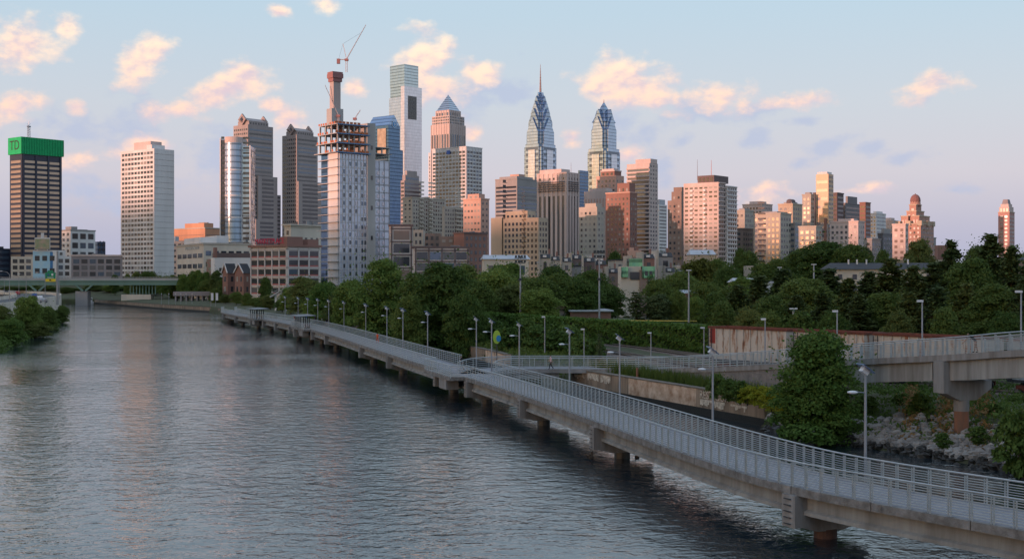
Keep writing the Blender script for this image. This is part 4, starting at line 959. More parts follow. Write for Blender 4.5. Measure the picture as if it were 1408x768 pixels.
def crane(label, base, top, jib_end, cj=None, w=.7, counter=True):
    """lattice mast from base to top and a luffing jib to jib_end (world points)"""
    r = thing('tower_crane', label, 'crane', tuple(base), 0, 'cranes on the unfinished tower'); o = Vector(base)
    wm = wallc('crane_paint', (.52, .50, .52)); b = MB(); H_ = top[2] - base[2]; h = w / 2
    for dx in (-h, h):
        for dy in (-h, h): b.bar((dx, dy, 0), (dx, dy, H_), .14, .14)
    n_ = max(2, int(H_ / 1.4))
    for k in range(n_):
        za, zb_ = H_ * k / n_, H_ * (k + 1) / n_; b.bar((-h, -h, za), (h, -h, zb_), .08, .08); b.bar((h, -h, za), (h, h, zb_), .08, .08); b.bar((-h, h, zb_), (-h, -h, za), .08, .08)
    b.build('mast', wm, r)
    T_ = Vector(top) - o; J = Vector(jib_end) - o; d = (J - T_); hd = Vector((d.x, d.y, 0)); hd = hd.normalized() if hd.length > .01 else Vector((1, 0, 0)); sd = Vector((-hd.y, hd.x, 0)) * .35
    b = MB(); up = Vector((0, 0, .5)); n_ = int(d.length / 1.6)
    for q in (sd, -sd, up): b.bar(T_ + q, J + q * .4, .12, .12)
    for k in range(n_):
        p = T_ + d * (k / n_); q = T_ + d * ((k + 1) / n_); b.bar(p + sd, q - sd, .07, .07); b.bar(p - sd, q + up, .07, .07)
    b.build('jib', wm, r)
    b = MB(); b.box(T_.x - .8, T_.x + .8, T_.y - .8, T_.y + .8, T_.z - .6, T_.z + .3); b.build('slewing_platform', red, r)
    if counter:
        c = T_ - hd * 3.6; MB().bar(T_, c, .9, .3).build('counter_jib', wm, r); MB().box(c.x - .7, c.x + .7, c.y - .6, c.y + .6, c.z - 1.9, c.z + .3).build('counterweight', red, r)
        a_ = T_ - hd * 1.6 + Vector((0, 0, 7)); MB().bar(T_, a_, .25, .25).build('a_frame', wm, r); b = MB(); b.bar(a_, T_ + d * .8, .06, .06); b.bar(a_, c, .06, .06); b.build('stay_cable', steel_d, r)
    return r
def wpt(u, v, d): return pd(u, v, d)
c3 = M_ @ Vector((cx, cy, 0)); dc = c3.y
crane('large tower crane standing on top of the concrete core', wpt(476.5, 99.5, dc), wpt(476.5, 82, dc), wpt(503, 35, dc))
crane('crane with a jib leaning left beside the concrete core', wpt(465.5, 166.5, dc - 2), wpt(465.5, 159, dc - 2), wpt(447, 118, dc - 2), w=.6, counter=False)
crane('small crane with a short jib right of the concrete core', wpt(488, 166.4, dc - 3), wpt(488, 163, dc - 3), wpt(495.5, 152, dc - 3), w=.5, counter=False)

# --- centre
t = T('emblem_tower', 'blue glass tower with a gabled blue roof and a round emblem', 'office tower', 505, 534, 550, 1350)
t.block(172, None, gl_navy, L=('b', 9, 4, .94, .3, [g_blue], {'top': 30}), name='shaft'); W, L = t.wr, t.wl
b = MB(); z0, z1 = t.z(172) + .003, t.z(157); b.add([(0, 0, z0), (W, 0, z0), (W, L, z0), (0, L, z0), (W / 2, 0, z1), (W / 2, L, z1)], [(0, 1, 4), (2, 3, 5), (3, 0, 4, 5), (1, 2, 5, 4), (0, 3, 2, 1)]); t.extra('gable_roof', b, gl_blue)
t.block(176, 212, g_gold, -.03, 0.5, .1, .5, name='golden_bay'); t.block(205, None, gl_navy, 0, 1.15, -.06, .8, name='front_bay')
for (r0, m, y) in ((3.6, mat('emblem_white', (.6, .68, .8), .5), -.5), (2.7, mat('emblem_blue', (.05, .28, .6), .5), -.75)): t.extra('emblem', MB().tube((W / 2, y, t.z(170)), (W / 2, y + .24, t.z(170)), r0, n=20), m)
t.extra('emblem_cross', MB().box(W / 2 - .4, W / 2 + .4, -.95, -.76, t.z(170) - 1.9, t.z(170) + 1.9).box(W / 2 - 1.7, W / 2 - .41, -.95, -.76, t.z(170) - .4, t.z(170) + .4).box(W / 2 + .41, W / 2 + 1.7, -.95, -.76, t.z(170) - .4, t.z(170) + .4), MATS['emblem_white'])
t.done()
t = T('banded_office', 'dark banded office with a stepped round top below the tallest glass tower', 'building', 551, 556, 579, 1280)
bd = ('b', 9, 4, .98, .45, [g_dark, g_blue], {'top': 1}); t.block(248, None, w_granite, L=bd, R=bd); t.block(240, 248, w_granite, .08, .9, .1, .9, R=bd, name='upper_tier'); t.block(234, 240, w_granite, .2, .8, .2, .8, name='top_tier'); t.done()
t = T('glass_skyscraper', 'tallest pale glass skyscraper with a dark notch near its top', 'office tower', 534, 556, 580, 1700, R_(47))
t.block(118, None, gl_pink, 0, 1, 0, .22, name='front_slab'); t.block(132, None, gl_silver, .04, .96, .22, 1, name='main_shaft'); t.block(88, 118, gl_green, -.0, .80, .0, .9, name='top_box'); t.block(118, 132, gl_green, .02, .8, .22, .9, name='upper_shaft')
W = t.wr; t.extra('notch', MB().box(W * .22, W * .68, -.4, .1, t.z(163), t.z(131)), g_dark); b = MB()
for k in range(9): x = W * (.22 + .46 * k / 8); b.box(x - .12, x + .12, -.6, -.4, t.z(163), t.z(131))
tag(t.extra('notch_fins', b, w_grey), kind='stuff'); t.done()
t = T('pyramid_tower', 'pale stone tower topped with a glass pyramid', 'office tower', 592.5, 618, 640, 1650)
rbm = ('s', 4.2, 9, .55, .9, [g_mid, g_blue, g_pale], {'top': 3, 'pier': (.5, 1.0)})
t.block(170, None, w_ltpink, L=rbm, R=rbm, name='shaft'); t.block(158, 170, w_ltpink, .03, .97, .03, .97, L=('g', 3, 4, .6, .6, OFF), R=('g', 3, 4, .6, .6, OFF), name='upper_tier'); t.block(150, 158, w_ltpink, .14, .86, .14, .86, L=rbm, R=rbm, name='top_tier')
W, L = t.wr, t.wl; b = MB(); b.prism([(W * .16, L * .16), (W * .84, L * .16), (W * .84, L * .84), (W * .16, L * .84)], t.z(150) + .01, t.z(127), .01); t.extra('pyramid_roof', b, glassmat('pyramid_glass', (.5, .55, .62), floor=3, bay=3, linec=.3)); t.done()
t = T('white_grid_tower', 'white gridded office tower in front of the pyramid topped tower', 'office tower', 594, 641, 663, 1400)
gd = ('g', 5, 4.1, .84, .62, [g_dark, g_dark, g_blue], {'top': 3.2, 'mar': 1, 'pier': (.3, .9)}); t.block(202, None, w_white, L=gd, R=gd, trim=w_white)
t.extra('blue_logo', MB().box(-1.2, -.9, t.wl * .45, t.wl * .55, t.z(210), t.z(205)), mat('logo_blue', (.06, .15, .5), .5)); t.block(206, None, w_white, -.01, .5, 1.02, 1.1, L=gd, name='side_bay'); t.done()
t = T('apartment_complex', 'long grey apartment block with a pink sunlit end wall', 'apartment building', 554, 567, 612, 950)
rs = ('g', 2.7, 3.0, .5, .5, RES, {'top': 1}); t.block(272, None, w_beige, L=('g', 4, 3, .4, .4, RES), R=rs, trim=w_beige); t.block(269, 272, w_beige, .45, .55, .1, .6, name='penthouse')
b = MB()
for f_ in (.2, .48):
    for k in range(26): zz = 10 + k * 3; b.box(t.wr * f_, t.wr * (f_ + .12), -1.2, -.13, zz, zz + 1.0)
tag(t.extra('balconies', b, w_cream), kind='stuff'); t.done()
t = T('apartment_wing', 'grey apartment wing with stacked balconies left of the peach tower', 'apartment building', 608, 611, 638, 930); t.block(284, None, w_beige, R=rs); b = MB()
for k in range(24): zz = 10 + k * 3; b.box(t.wr * .55, t.wr * .85, -1.2, -.13, zz, zz + 1.0)
tag(t.extra('balconies', b, w_cream), kind='stuff'); t.done()
t = T('peach_tower', 'peach brick tower glowing in the sun with a stepped roof', 'apartment building', 637, 661, 672.5, 900)
t.block(274, None, w_pinkb, L=('g', 3.0, 4.2, .55, .35, [g_pale, g_pale, g_mid], {'top': 1.5}), R=('g', 3.6, 4.2, .35, .4, [g_dark, g_mid]), trim=w_pinkb); t.block(266, 274, w_pinkb, .1, .8, .15, .8, L=('g', 4, 3, .4, .5, [g_pale]), name='penthouse'); t.done()
t = T('banded_office', 'broad grey brown office with horizontal window bands left of the striped tower', 'office building', 681, 711, 738.5, 1300)
bd = ('b', 9, 4, .97, .5, [g_dark, g_mid, g_blue], {'top': 6, 'mar': .6}); t.block(246, None, w_grey, L=bd, R=bd, trim=w_grey); t.block(241.5, 246, w_grey, .1, .9, .1, .9, name='upper_tier'); t.block(238, 241.5, w_pinkb, .3, .6, .2, .6, name='penthouse'); t.done()
t = T('beige_apartments', 'beige stone apartment house with rows of dark windows and a fire escape', 'apartment building', 692, 739, 752, 850)
bw = ('g', 3.3, 3.7, .5, .55, [g_dark, g_dark, g_mid], {'top': 2}); t.block(299, None, w_tan, 0, 1, -.03, 1, L=bw, R=bw); t.block(289, 299, w_tan, .05, .9, .3, .95, L=bw, R=bw, name='upper_tier'); t.block(287, 299, w_grey, .1, .8, .4, .75, L=('g', 5, 5, .8, .6, [g_dark]), name='roof_studio')
b = MB()
for k in range(20): zz = 14 + k * 3.0; b.box(-1.1, -.13, t.wl * .33, t.wl * .43, zz, zz + .25); b.bar((-.7, t.wl * .33, zz), (-.7, t.wl * .43, zz + 3), .2, .2)
tag(t.extra('fire_escape', b, steel_d), kind='stuff'); t.done()
t = T('blank_wall_block', 'tall windowless beige block glowing pink at its top corner', 'building', 675, 690, 697, 870); t.block(299, None, w_tan, name='wall'); b = MB()
for k in range(20): zz = 14 + k * 3.4; b.box(t.wr * .1, t.wr * .9, -.9, -.02, zz, zz + .25); b.box(t.wr * .2, t.wr * .8, -.06, -.0, zz + .5, zz + 2.2)
tag(t.extra('fire_stairs', b, steel_d), kind='stuff'); t.done()
t = T('striped_tower', 'tall tower with white vertical ribs lit pink on its left face', 'office tower', 739, 779, 796, 1000)
ss = ('s', 4.2, 9, .5, .96, [g_dark, g_mid], {'top': 16, 'mar': .8, 'pier': (.5, 2.1)}); t.block(238, None, w_ltpink, L=ss, R=ss, trim=w_ltpink); 
gs = ('g', 3.6, 3.7, .6, .5, [g_dark], {'top': 1.6, 'mar': .8}); b = MB(); t.style(b, 'L', gs, -.03, 0, t.wl, t.z(248), t.z(239)); t.style(b, 'R', gs, 0, -.03, t.wr, t.z(248), t.z(239))
b = MB()
for k in range(5):
    zz = t.z(250 + k * 3); b.box(-1.3, -.5, t.wl * .05, t.wl * .95, zz, zz + .5); b.box(t.wr * .1, t.wr * .9, -1.3, -.5, zz, zz + .5)
tag(t.extra('grille_bars', b, w_dark), kind='stuff'); t.block(231.5, 238, w_ltpink, .05, .75, .2, .95, name='penthouse'); t.extra('aerial', MB().tube((t.wr * .6, t.wl * .1, t.z(237.5)), (t.wr * .6, t.wl * .1, t.z(222)), .25, .1), polem); t.done()
# the two chevron crowned glass towers
ch_d = glassmat('deep_blue_band', (.32, .40, .52), floor=5); ch_l = glassmat('silver_band', (.40, .50, .64), floor=4, linec=.6, rough=.15)
def liberty(label, xl, xc, xr, D, vsh, levels, vpeak, vtip, spire):
    t = T('chevron_tower', label, 'office tower', xl, xc, xr, D, None, 'blue glass towers with chevron crowns'); W, L = t.wr, t.wl; cx, cy = W / 2, L / 2
    bands = ('b', 9, 7.5, .98, .5, [g_blue], {'top': 2, 'mar': .5})
    # shaft with notched corners
    t.block(vsh, None, ch_l, 0, 1, .14, .86, L=bands, name='shaft'); t.block(vsh, None, ch_l, .14, .86, 0, 1, R=bands, name='cross_shaft')
    t.block(vsh + 4, None, ch_d, .04, .96, .04, .96, name='core_shaft'); t.block(vsh + 8, None, gl_silver, -.03, 0, .32, .68, name='bay'); t.block(vsh + 8, None, gl_silver, .32, .68, -.03, 0, name='bay')
    prev = t.z(vsh)
    for i, (w, ve, vp) in enumerate(levels):            # cross gables, narrower and higher each time
        hx, hy = W * w / 2, L * w / 2; ze, zp = t.z(ve), t.z(vp); m = ch_d if i % 2 else ch_l; k = .62
        for ax in (0, 1):
            b = MB(); ex, ey = (hx, hy * k) if ax == 0 else (hx * k, hy)
            if ax == 0: vs = [(cx + sx * ex, cy + yy, zz) for sx in (-1, 1) for yy, zz in ((-ey, prev - 8), (ey, prev - 8), (ey, ze), (0, zp), (-ey, ze))]
            else: vs = [(cx + xx, cy + sy * ey, zz) for sy in (-1, 1) for xx, zz in ((ex, prev - 8), (-ex, prev - 8), (-ex, ze), (0, zp), (ex, ze))]
            b.add(vs, [(4, 3, 2, 1, 0), (5, 6, 7, 8, 9)] + [(j, (j + 1) % 5, (j + 1) % 5 + 5, j + 5) for j in range(5)]); t.extra('gable_tier', b, m)
        b = MB(); q = w * .42; b.prism([(cx - W * q, cy - L * q), (cx + W * q, cy - L * q), (cx + W * q, cy + L * q), (cx - W * q, cy + L * q)], prev - 8, ze, .97); t.extra('corner_tier', b, ch_d if i % 2 == 0 else ch_l)
    w = levels[-1][0] * .46; b = MB(); b.prism([(cx - W * w, cy - L * w), (cx + W * w, cy - L * w), (cx + W * w, cy + L * w), (cx - W * w, cy + L * w)], t.z(levels[-1][1]), t.z(vpeak), .06); t.extra('pyramid_cap', b, ch_d)
    b = MB(); b.tube((cx, cy, t.z(vpeak + 2)), (cx, cy, t.z(vtip)), 1.4 if spire else .8, .15, 8)
    if spire:
        for k in range(9): b.sphere((cx, cy, t.z(vpeak - 2 - k * 4)), 1.5 - k * .12, 8, 4, .5)
    t.extra('spire', b, wallc('spire_metal', (.28, .22, .22))); t.done()
liberty('blue glass tower with a chevron crown and a long needle spire', 719, 744, 767, 1626, 197, [(.96, 180, 160), (.84, 166, 147), (.68, 153, 137), (.50, 142, 129), (.32, 135, 124)], 121, 84, True)
liberty('shorter blue glass tower with a chevron crown and a short tip', 806, 833, 854.5, 1560, 203, [(.86, 177, 158), (.74, 166, 148)], 138, 133, False)
t = T('blue_slab', 'dark blue glass slab behind the striped tower', 'building', 795, 797, 809, 1500); t.block(234, None, gl_navy, R=('b', 9, 4, .95, .3, [g_blue])); t.done()
rd = ('g', 3.6, 3.8, .42, .45, [g_dark, g_mid, g_pale], {'top': 2.5})
t = T('brick_hotel', 'red brown brick hotel with stepped pink sunlit top', 'hotel', 833, 866, 876, 980)
t.block(265, None, w_red, L=rd, R=rd, trim=w_pinkb); t.block(251, 265, w_red, .1, .9, .05, .55, L=rd, name='upper_tier'); t.done()
t = T('stepped_block', 'pink and white stepped tower behind the brick hotel', 'office building', 820, 847, 858, 1050); t.block(241, None, w_pinkb, L=rd, R=rd); t.block(235, 241, w_red, .05, .9, .1, .8, L=('g', 4, 5, .5, .7, [g_dark]), name='upper_tier', trim=w_ltpink); t.block(231, 235, w_ltpink, .2, .8, .2, .8, name='top_tier'); t.done()
t = T('pink_stone_block', 'broad pink stone block left of the brick hotel', 'office building', 803, 836, 846, 1040); t.block(262, None, w_ltpink, L=('g', 3, 12, .4, .8, [w_pinkb], {'top': 5}), R=rd); t.block(258, 262, w_ltpink, .1, .9, .1, .8, name='upper_tier'); t.done()
t = T('beige_apartments', 'small windowed grey beige block in front of the striped tower', 'apartment building', 796, 821, 831, 900); t.block(284, None, w_beige, L=rd, R=rd); t.block(279, 284, w_beige, .1, .8, .1, .7, name='upper_tier'); t.done()
t = T('curved_apartments', 'banded apartment tower with curved balconies, sunlit pink at the top', 'apartment tower', 862, 893, 904.5, 1080)
cb = ('b', 9, 3.5, .98, .5, [g_dark, g_mid, g_blue], {'top': 4, 'mar': .5, 'slab': (1.1, 1.2)}); t.block(224, None, w_ltpink, 0, 1, 0, 1, L=cb, R=('g', 4, 3.5, .5, .5, RES)); t.block(218, 224, w_ltpink, .1, .9, -.01, .65, name='penthouse'); t.done()
t = T('slim_white_tower', 'slim pale tower with a green top between the curved and brown blocks', 'building', 902, 906, 917, 1500); t.block(281, None, w_white, R=('b', 9, 4, .9, .4, [g_mid])); t.block(274, 281, roofl, .1, .8, .1, .9, name='roof_cap'); t.done()
t = T('brown_stepped_block', 'grey brown brick block with a stepped top beside the white apartment tower', 'apartment building', 918, 937, 943, 940)
t.block(275, None, w_brown, L=rd, R=rd); t.block(263, 275, w_brown, 0, 1, 0, .72, L=rd, name='upper_tier'); t.block(257, 263, w_brown, .1, .9, .0, .6, name='top_tier'); t.done()
t = T('white_apartment_tower', 'wide white apartment tower with balconies and two roof aerials', 'apartment tower', 940, 988, 1011, 850)
wa = ('g', 3.6, 3.0, .62, .42, [g_dark, g_mid, g_pale], {'top': 2, 'mar': .4, 'slab': (.12, .5)}); t.block(250, None, w_ltpink, 0, .42, 0, 1, L=wa, R=('g', 3, 3, .7, .5, [g_dark], {'slab': (.8, .3)})); t.block(254, None, w_white, .42, 1, -.05, 1, R=('g', 3.4, 3, .6, .5, [g_dark], {'slab': (.9, .3)}), name='right_wing')
b = MB()
for k in range(21):
    zz = 12 + k * 3
    for f_ in (.35, .72): b.box(-1.1, -.2, t.wl * f_, t.wl * (f_ + .07), zz, zz + 1.1)
tag(t.extra('balconies', b, w_white), kind='stuff'); t.block(240, 250, w_dkbrown, .05, .9, .15, .62, L=('g', 3, 3, .5, .6, [g_dark]), name='penthouse')
for f_, v in ((.12, 214), (.75, 212)): t.extra('aerial', MB().tube((t.wr * .3, t.wl * f_ if f_ > .5 else t.wl * .35, t.z(245)), (t.wr * .3, t.wl * f_ if f_ > .5 else t.wl * .35, t.z(v + 4)), .25, .12), wallc('aerial_red', (.45, .2, .18)) if f_ < .5 else polem)
t.done()
# --- right hand cluster
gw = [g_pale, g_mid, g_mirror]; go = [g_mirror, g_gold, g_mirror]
LST = [
 ('beige_block', 'small beige block right behind the wide white apartment tower', 1010, 1024, 1036, 950, 290, w_beige, 'g', RES, 286),
 ('brown_brick_block', 'square dark brown brick block at the foot of the beige block', 1011, 1021, 1038, 880, 315, w_brown, 'g', [g_dark], None),
 ('pink_hotel', 'pink block with a brown penthouse rising behind the golden windows', 1021, 1048, 1062, 1150, 281, w_ltpink, 'g', OFF, 276),
 ('golden_window_block', 'sand coloured block whose windows flash gold beside iron balconies', 1036, 1073, 1088, 860, 294, w_beige, 'gold', go, 290),
 ('water_tank_block', 'tan apartment house with domed water tanks on its roof', 1070, 1090, 1103, 980, 281, w_tan, 'gold', [g_gold, g_mid, g_mirror], 277),
 ('narrow_grey_block', 'narrow grey block with blue window bands left of the low brown brick house', 1086, 1093, 1101, 870, 308, w_grey, 'b', [g_blue], None),
 ('round_top_tower', 'slender beige tower with a rounded shoulder and golden windows', 1103, 1115, 1120, 1050, 268, w_beige, 'gold', go, 264),
 ('dark_slim_block', 'thin dark block between the slender beige tower and the golden tower', 1118, 1121, 1125, 1150, 266, w_dkbrown, 'g', [g_gold, g_dark], None),
 ('brick_apartments', 'low brown and cream brick house with bright windows above the trees', 1098, 1122, 1130, 820, 312, w_beige, 'gold', go, None),
 ('dark_red_tower', 'dark tower with one narrow red sunlit side, right of the golden tower', 1144, 1151, 1160, 1120, 266, w_dkbrown, 'b', [g_dark], 264),
 ('dark_grey_tower', 'dark grey slab with a square tower on its roof', 1157, 1162, 1184, 1150, 280, w_dark, 'b', [g_dark, g_mid], 269),
 ('red_striped_block', 'dark block with a broad red brick stripe facing the sun', 1182, 1190, 1197, 1120, 279, w_red, 'b', [g_dark], None),
 ('pink_stone_hall', 'wide pink stone building with a stepped roofline behind the trees', 1141, 1180, 1189, 900, 305, w_ltpink, 'g', [g_pale, g_mid], 300),
 ('pale_glass_tower', 'pale bluish white glass tower between the red block and the ornate hotel', 1196, 1205, 1218, 1250, 294, w_white, 'g', [g_mid, g_blue], 290),
 ('pink_distant_block', 'faint pink block behind the dark low tower near the ornate hotel', 1206, 1228, 1236, 1300, 304, w_ltpink, 'g', [g_pale], 299),
 ('grey_low_block', 'low grey stone block at the foot of the pale glass tower', 1188, 1199, 1211, 850, 329, w_grey, 'g', OFF, None),
 ('dark_low_tower', 'dark stepped block in front of the faint pink block', 1207, 1214, 1229, 950, 322, w_dark, 'g', OFF, 314),
 ('peach_slab', 'narrow peach coloured slab with a ladder of dark openings before the ornate hotel', 1227, 1245, 1249, 850, 309, w_ltpink, 'g', [w_brown, g_pale], 307),
 ('grey_corner_block', 'grey corner block right behind the ornate hotel', 1266, 1276, 1287, 1100, 327, w_grey, 'g', OFF, None),
]
for nm, lab, xl, xc, xr, D, v0, wm_, stl, ms, vp in LST:
    t = T(nm, lab, 'building', xl, xc, xr, D)
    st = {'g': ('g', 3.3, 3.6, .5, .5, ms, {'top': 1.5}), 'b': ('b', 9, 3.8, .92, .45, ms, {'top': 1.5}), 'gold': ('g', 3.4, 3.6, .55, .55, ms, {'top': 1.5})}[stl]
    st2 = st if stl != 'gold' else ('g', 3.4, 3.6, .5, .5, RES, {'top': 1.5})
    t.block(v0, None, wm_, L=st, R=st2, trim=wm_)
    if vp: t.block(vp, v0, wm_ if 'dark_grey' in nm or nm[0] == 'p' else w_grey, .2, .8, .2, .75, name='penthouse')
    t.kit(v0 - 2.2, 3, vb=v0)
    if nm == 'golden_window_block':
        b = MB()
        for k in range(15): zz = 14 + k * 3.6; b.box(-1.3, -.2, t.wl * .55, t.wl * .8, zz, zz + .3); b.box(-1.35, -1.3, t.wl * .55, t.wl * .8, zz + .3, zz + 1.1)
        tag(t.extra('iron_balconies', b, steel_d), kind='stuff')
    if nm == 'water_tank_block':
        for f_ in (.3, .55): t.extra('water_tank', MB().tube((t.wr * f_, t.wl * .4, t.z(281)), (t.wr * f_, t.wl * .4, t.z(276)), 2.6, n=12).sphere((t.wr * f_, t.wl * .4, t.z(276)), 2.6, 12, 6, .7), w_dkbrown)
    t.done()
t = T('golden_tower', 'tall narrow tower glowing golden orange on its left face', 'apartment tower', 1122, 1139, 1146, 1050)
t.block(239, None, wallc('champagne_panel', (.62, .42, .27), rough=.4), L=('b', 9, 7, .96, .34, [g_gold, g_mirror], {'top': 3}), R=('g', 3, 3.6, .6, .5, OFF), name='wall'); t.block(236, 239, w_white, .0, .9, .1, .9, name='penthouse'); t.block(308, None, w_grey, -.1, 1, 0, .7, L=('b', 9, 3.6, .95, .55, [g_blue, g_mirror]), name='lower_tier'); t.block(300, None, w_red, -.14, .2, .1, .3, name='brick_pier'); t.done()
# ornate hotel
t = T('ornate_hotel', 'pink brick hotel stepping up to a domed central turret', 'hotel', 1233, 1266, 1284, 1050)
oh = ('g', 3.2, 3.6, .45, .5, [g_dark, g_mid, g_pale], {'top': 1.5}); ob = wallc('rose_brick', (.34, .20, .16))
t.block(308, None, ob, L=oh, R=oh, name='wall', trim=w_tan); t.block(297, 308, ob, .1, .9, .12, .42, L=oh, R=oh, name='upper_tier', trim=w_tan); t.block(297, 308, ob, .1, .9, .58, .88, L=oh, R=oh, name='upper_tier', trim=w_tan); t.block(290, 308, ob, .2, .8, .3, .7, L=oh, R=oh, name='upper_tier', trim=w_tan)
t.block(281, 290, ob, .3, .7, .36, .64, L=oh, name='turret', trim=w_tan); cx, cy = t.wr * .5, t.wl * .5
b = MB(); b.tube((cx, cy, t.z(281)), (cx, cy, t.z(274)), 4.4, 4.0, 12); t.extra('turret_drum', b, ob); b = MB(); b.sphere((cx, cy, t.z(274)), 4.3, 12, 8, 1.25); b.tube((cx, cy, t.z(268)), (cx, cy, t.z(264)), .9, .3); t.extra('dome', b, wallc('copper_brown', (.20, .10, .09)))
for fx, fy in ((.05, .05), (.05, .95), (.95, .05), (.5, .02), (.02, .5)): t.extra('corner_pavilion', MB().box(t.wr * fx - 2, t.wr * fx + 2, t.wl * fy - 2, t.wl * fy + 2, t.z(310), t.z(303)), w_tan)
t.done()
t = T('lone_tower', 'lone pink tower with a stepped dark cap at the right edge', 'apartment tower', 1372.5, 1388, 1395, 1250)
lt = ('g', 3.8, 3.9, .6, .55, [g_pale, g_mid, g_pale], {'top': 2, 'mar': 1.2}); t.block(292, None, wallc('rose_stone', (.36, .2, .18)), L=lt, R=lt, trim=w_tan); t.block(284, 292, w_ltpink, .06, .94, .06, .94, L=('g', 3, 5, .5, .7, [g_dark]), name='upper_tier'); t.block(280, 284, w_ltpink, .15, .85, .15, .85, name='top_tier')
b = MB(); W, L = t.wr, t.wl; b.prism([(W * .22, L * .22), (W * .78, L * .22), (W * .78, L * .78), (W * .22, L * .78)], t.z(280), t.z(273.5), .72); t.extra('roof_cap', b, w_purple); t.done()

# --- the low quarter in front of the towers
def low(name, label, u0, u1, vt, vb, D, wall, R=None, roof=None, th=0, cat='building', dep=12, gable=0):
    t = T(name, label, cat, u0 - .01, u0, u1, D, R_(th)); t.wl = dep; t.block(vt, None, wall, R=R)
    if roof and not gable: t.extra('roof', MB().box(-.3, t.wr + .3, -.3, dep + .3, t.z(vt) + .003, t.z(vt) + .45), roof)
    if gable:
        b = MB(); z0, z1 = t.z(vt) + .003, t.z(vt - gable); b.add([(-.4, -.4, z0), (t.wr + .4, -.4, z0), (t.wr + .4, dep + .4, z0), (-.4, dep + .4, z0), (.2, dep / 2, z1), (t.wr - .2, dep / 2, z1)], [(0, 1, 5, 4), (2, 3, 4, 5), (0, 4, 3), (1, 2, 5), (3, 2, 1, 0)]); t.extra('roof', b, roof)
    return t
fw_ = ('g', 5.5, 5.2, .82, .7, [g_dark, g_mid, g_blue], {'top': .9, 'pier': (.3, .6), 'slab': (.3, .6)})
t = T('framed_loft', 'three storey loft with white frames and brown brick bays beside the unfinished tower', 'building', 535, 537, 567, 560, R_(12)); t.block(311, None, fr, R=('g', 7.0, 5.5, .82, .7, [g_dark, w_brown], {'top': 1, 'pier': (.3, .6), 'slab': (.3, .6)}), trim=w_dkbrown); t.done()
t = T('low_framed_loft', 'long low white framed loft with large panes above the trees', 'building', 567, 570, 645, 540, R_(12)); t.block(341, None, fr, R=fw_, trim=w_dkbrown); t.kit(336, 3, vb=341); t.done()
low('grey_townhouse', 'grey stone block peeping over the low framed loft', 568, 582, 316, 380, 700, w_beige, ('g', 3, 4, .5, .5, RES)).done()
low('brown_house', 'dark brown brick house row in the middle distance below the long grey apartments', 582, 606, 321, 380, 720, w_brown, ('g', 3, 4, .5, .5, RES)).done()
low('brick_house_row', 'brown brick block with bright cream windows left of the dark red brick block', 604, 626, 325, 380, 700, w_brown, ('g', 3.3, 3.5, .5, .4, [g_pale])).done()
t = T('red_brick_block', 'dark red brick block with one orange sunlit wall', 'building', 624, 638, 670, 690, R_(40)); t.block(321, None, w_red, L=None, R=('g', 3, 3.6, .45, .5, [g_dark, g_mid]), trim=w_dkbrown); t.kit(316, 4, vb=321); t.done()
t = T('pale_roof_house', 'long cream building with a pale metal roof above the trees', 'building', 664, 666, 727, 470, R_(6)); t.wl = 11; t.block(356, None, w_cream, R=('g', 3.6, 5.5, .5, .5, OFF, {'top': .7})); b = MB(); z0, z1 = t.z(356) + .003, t.z(350); W = t.wr
b.add([(-.6, -.6, z0), (W + .6, -.6, z0), (W + .6, 11.6, z0), (-.6, 11.6, z0), (0, 5.5, z1), (W, 5.5, z1)], [(0, 1, 5, 4), (2, 3, 4, 5), (0, 4, 3), (1, 2, 5), (3, 2, 1, 0)]); t.extra('roof', b, roofl); t.done()
rr = random.Random(21)
def rowhouse(u0, u1, v, D, label):
    t = T('row_house', label, 'house', u0 - .01, u0, u1, D, R_(rr.uniform(-4, 10)), 'row houses behind the ball field'); t.wl = 12; w = rr.choice([w_red, w_brown, w_grey, w_beige, w_dkbrown]); t.block(v + 3, None, w, R=('g', 2.8, 3.2, .42, .55, [g_dark, g_pale, g_mid], {'top': .5}))
    W = t.wr; z0, z1 = t.z(v + 3) + .003, t.z(v - 3); b = MB(); b.add([(0, -.2, z0), (W, -.2, z0), (W, 12, z0), (0, 12, z0), (0, 2.2, z1), (W, 2.2, z1), (W, 12, z1), (0, 12, z1)], [(0, 1, 5, 4), (4, 5, 6, 7), (1, 2, 6, 5), (3, 0, 4, 7), (2, 3, 7, 6)]); t.extra('mansard_roof', b, roofd)
    t.extra('dormer', MB().box(W * .3, W * .62, -.1, 2, z0 + .3, z0 + (z1 - z0) * .75), w_white)
    t.extra('party_wall', MB().box(-.2, .15, -.5, 12.2, z0 - 4, z1 + .7), w_beige); t.extra('chimney', MB().box(W * .8, W * .95, 5, 6, z1, z1 + 1.6), w_red); t.done()
us = [(742, 757, 352), (757, 770, 355), (772, 786, 357), (786, 800, 353), (802, 818, 357), (818, 834, 361), (820, 836, 372), (836, 850, 372), (868, 884, 357), (900, 914, 371), (914, 928, 371), (928, 944, 373), (944, 958, 371), (884, 900, 352), (905, 925, 350), (958, 975, 365), (1010, 1030, 374), (1035, 1052, 371), (1060, 1080, 374)]
pl = ['left of the far flood light mast', 'under the beige stone apartments', 'under the striped tower', 'just right below the striped tower', 'below the small windowed block', 'beneath the brick hotel', 'left of the green glass house, lower row', 'touching the green glass house on its left', 'behind the green glass house', 'touching the green glass house on its right', 'second right of the green glass house', 'third right of the green glass house', 'fourth right of the green glass house', 'below the curved apartment tower', 'below the slim pale tower', 'below the brown stepped block', 'among trees below the brown brick block', 'among trees under the golden windows', 'among trees under the narrow grey block']
for k, (a, b_, v) in enumerate(us): rowhouse(a, b_, v, 380 + (k * 37) % 120, 'row house with mansard roof ' + pl[k])
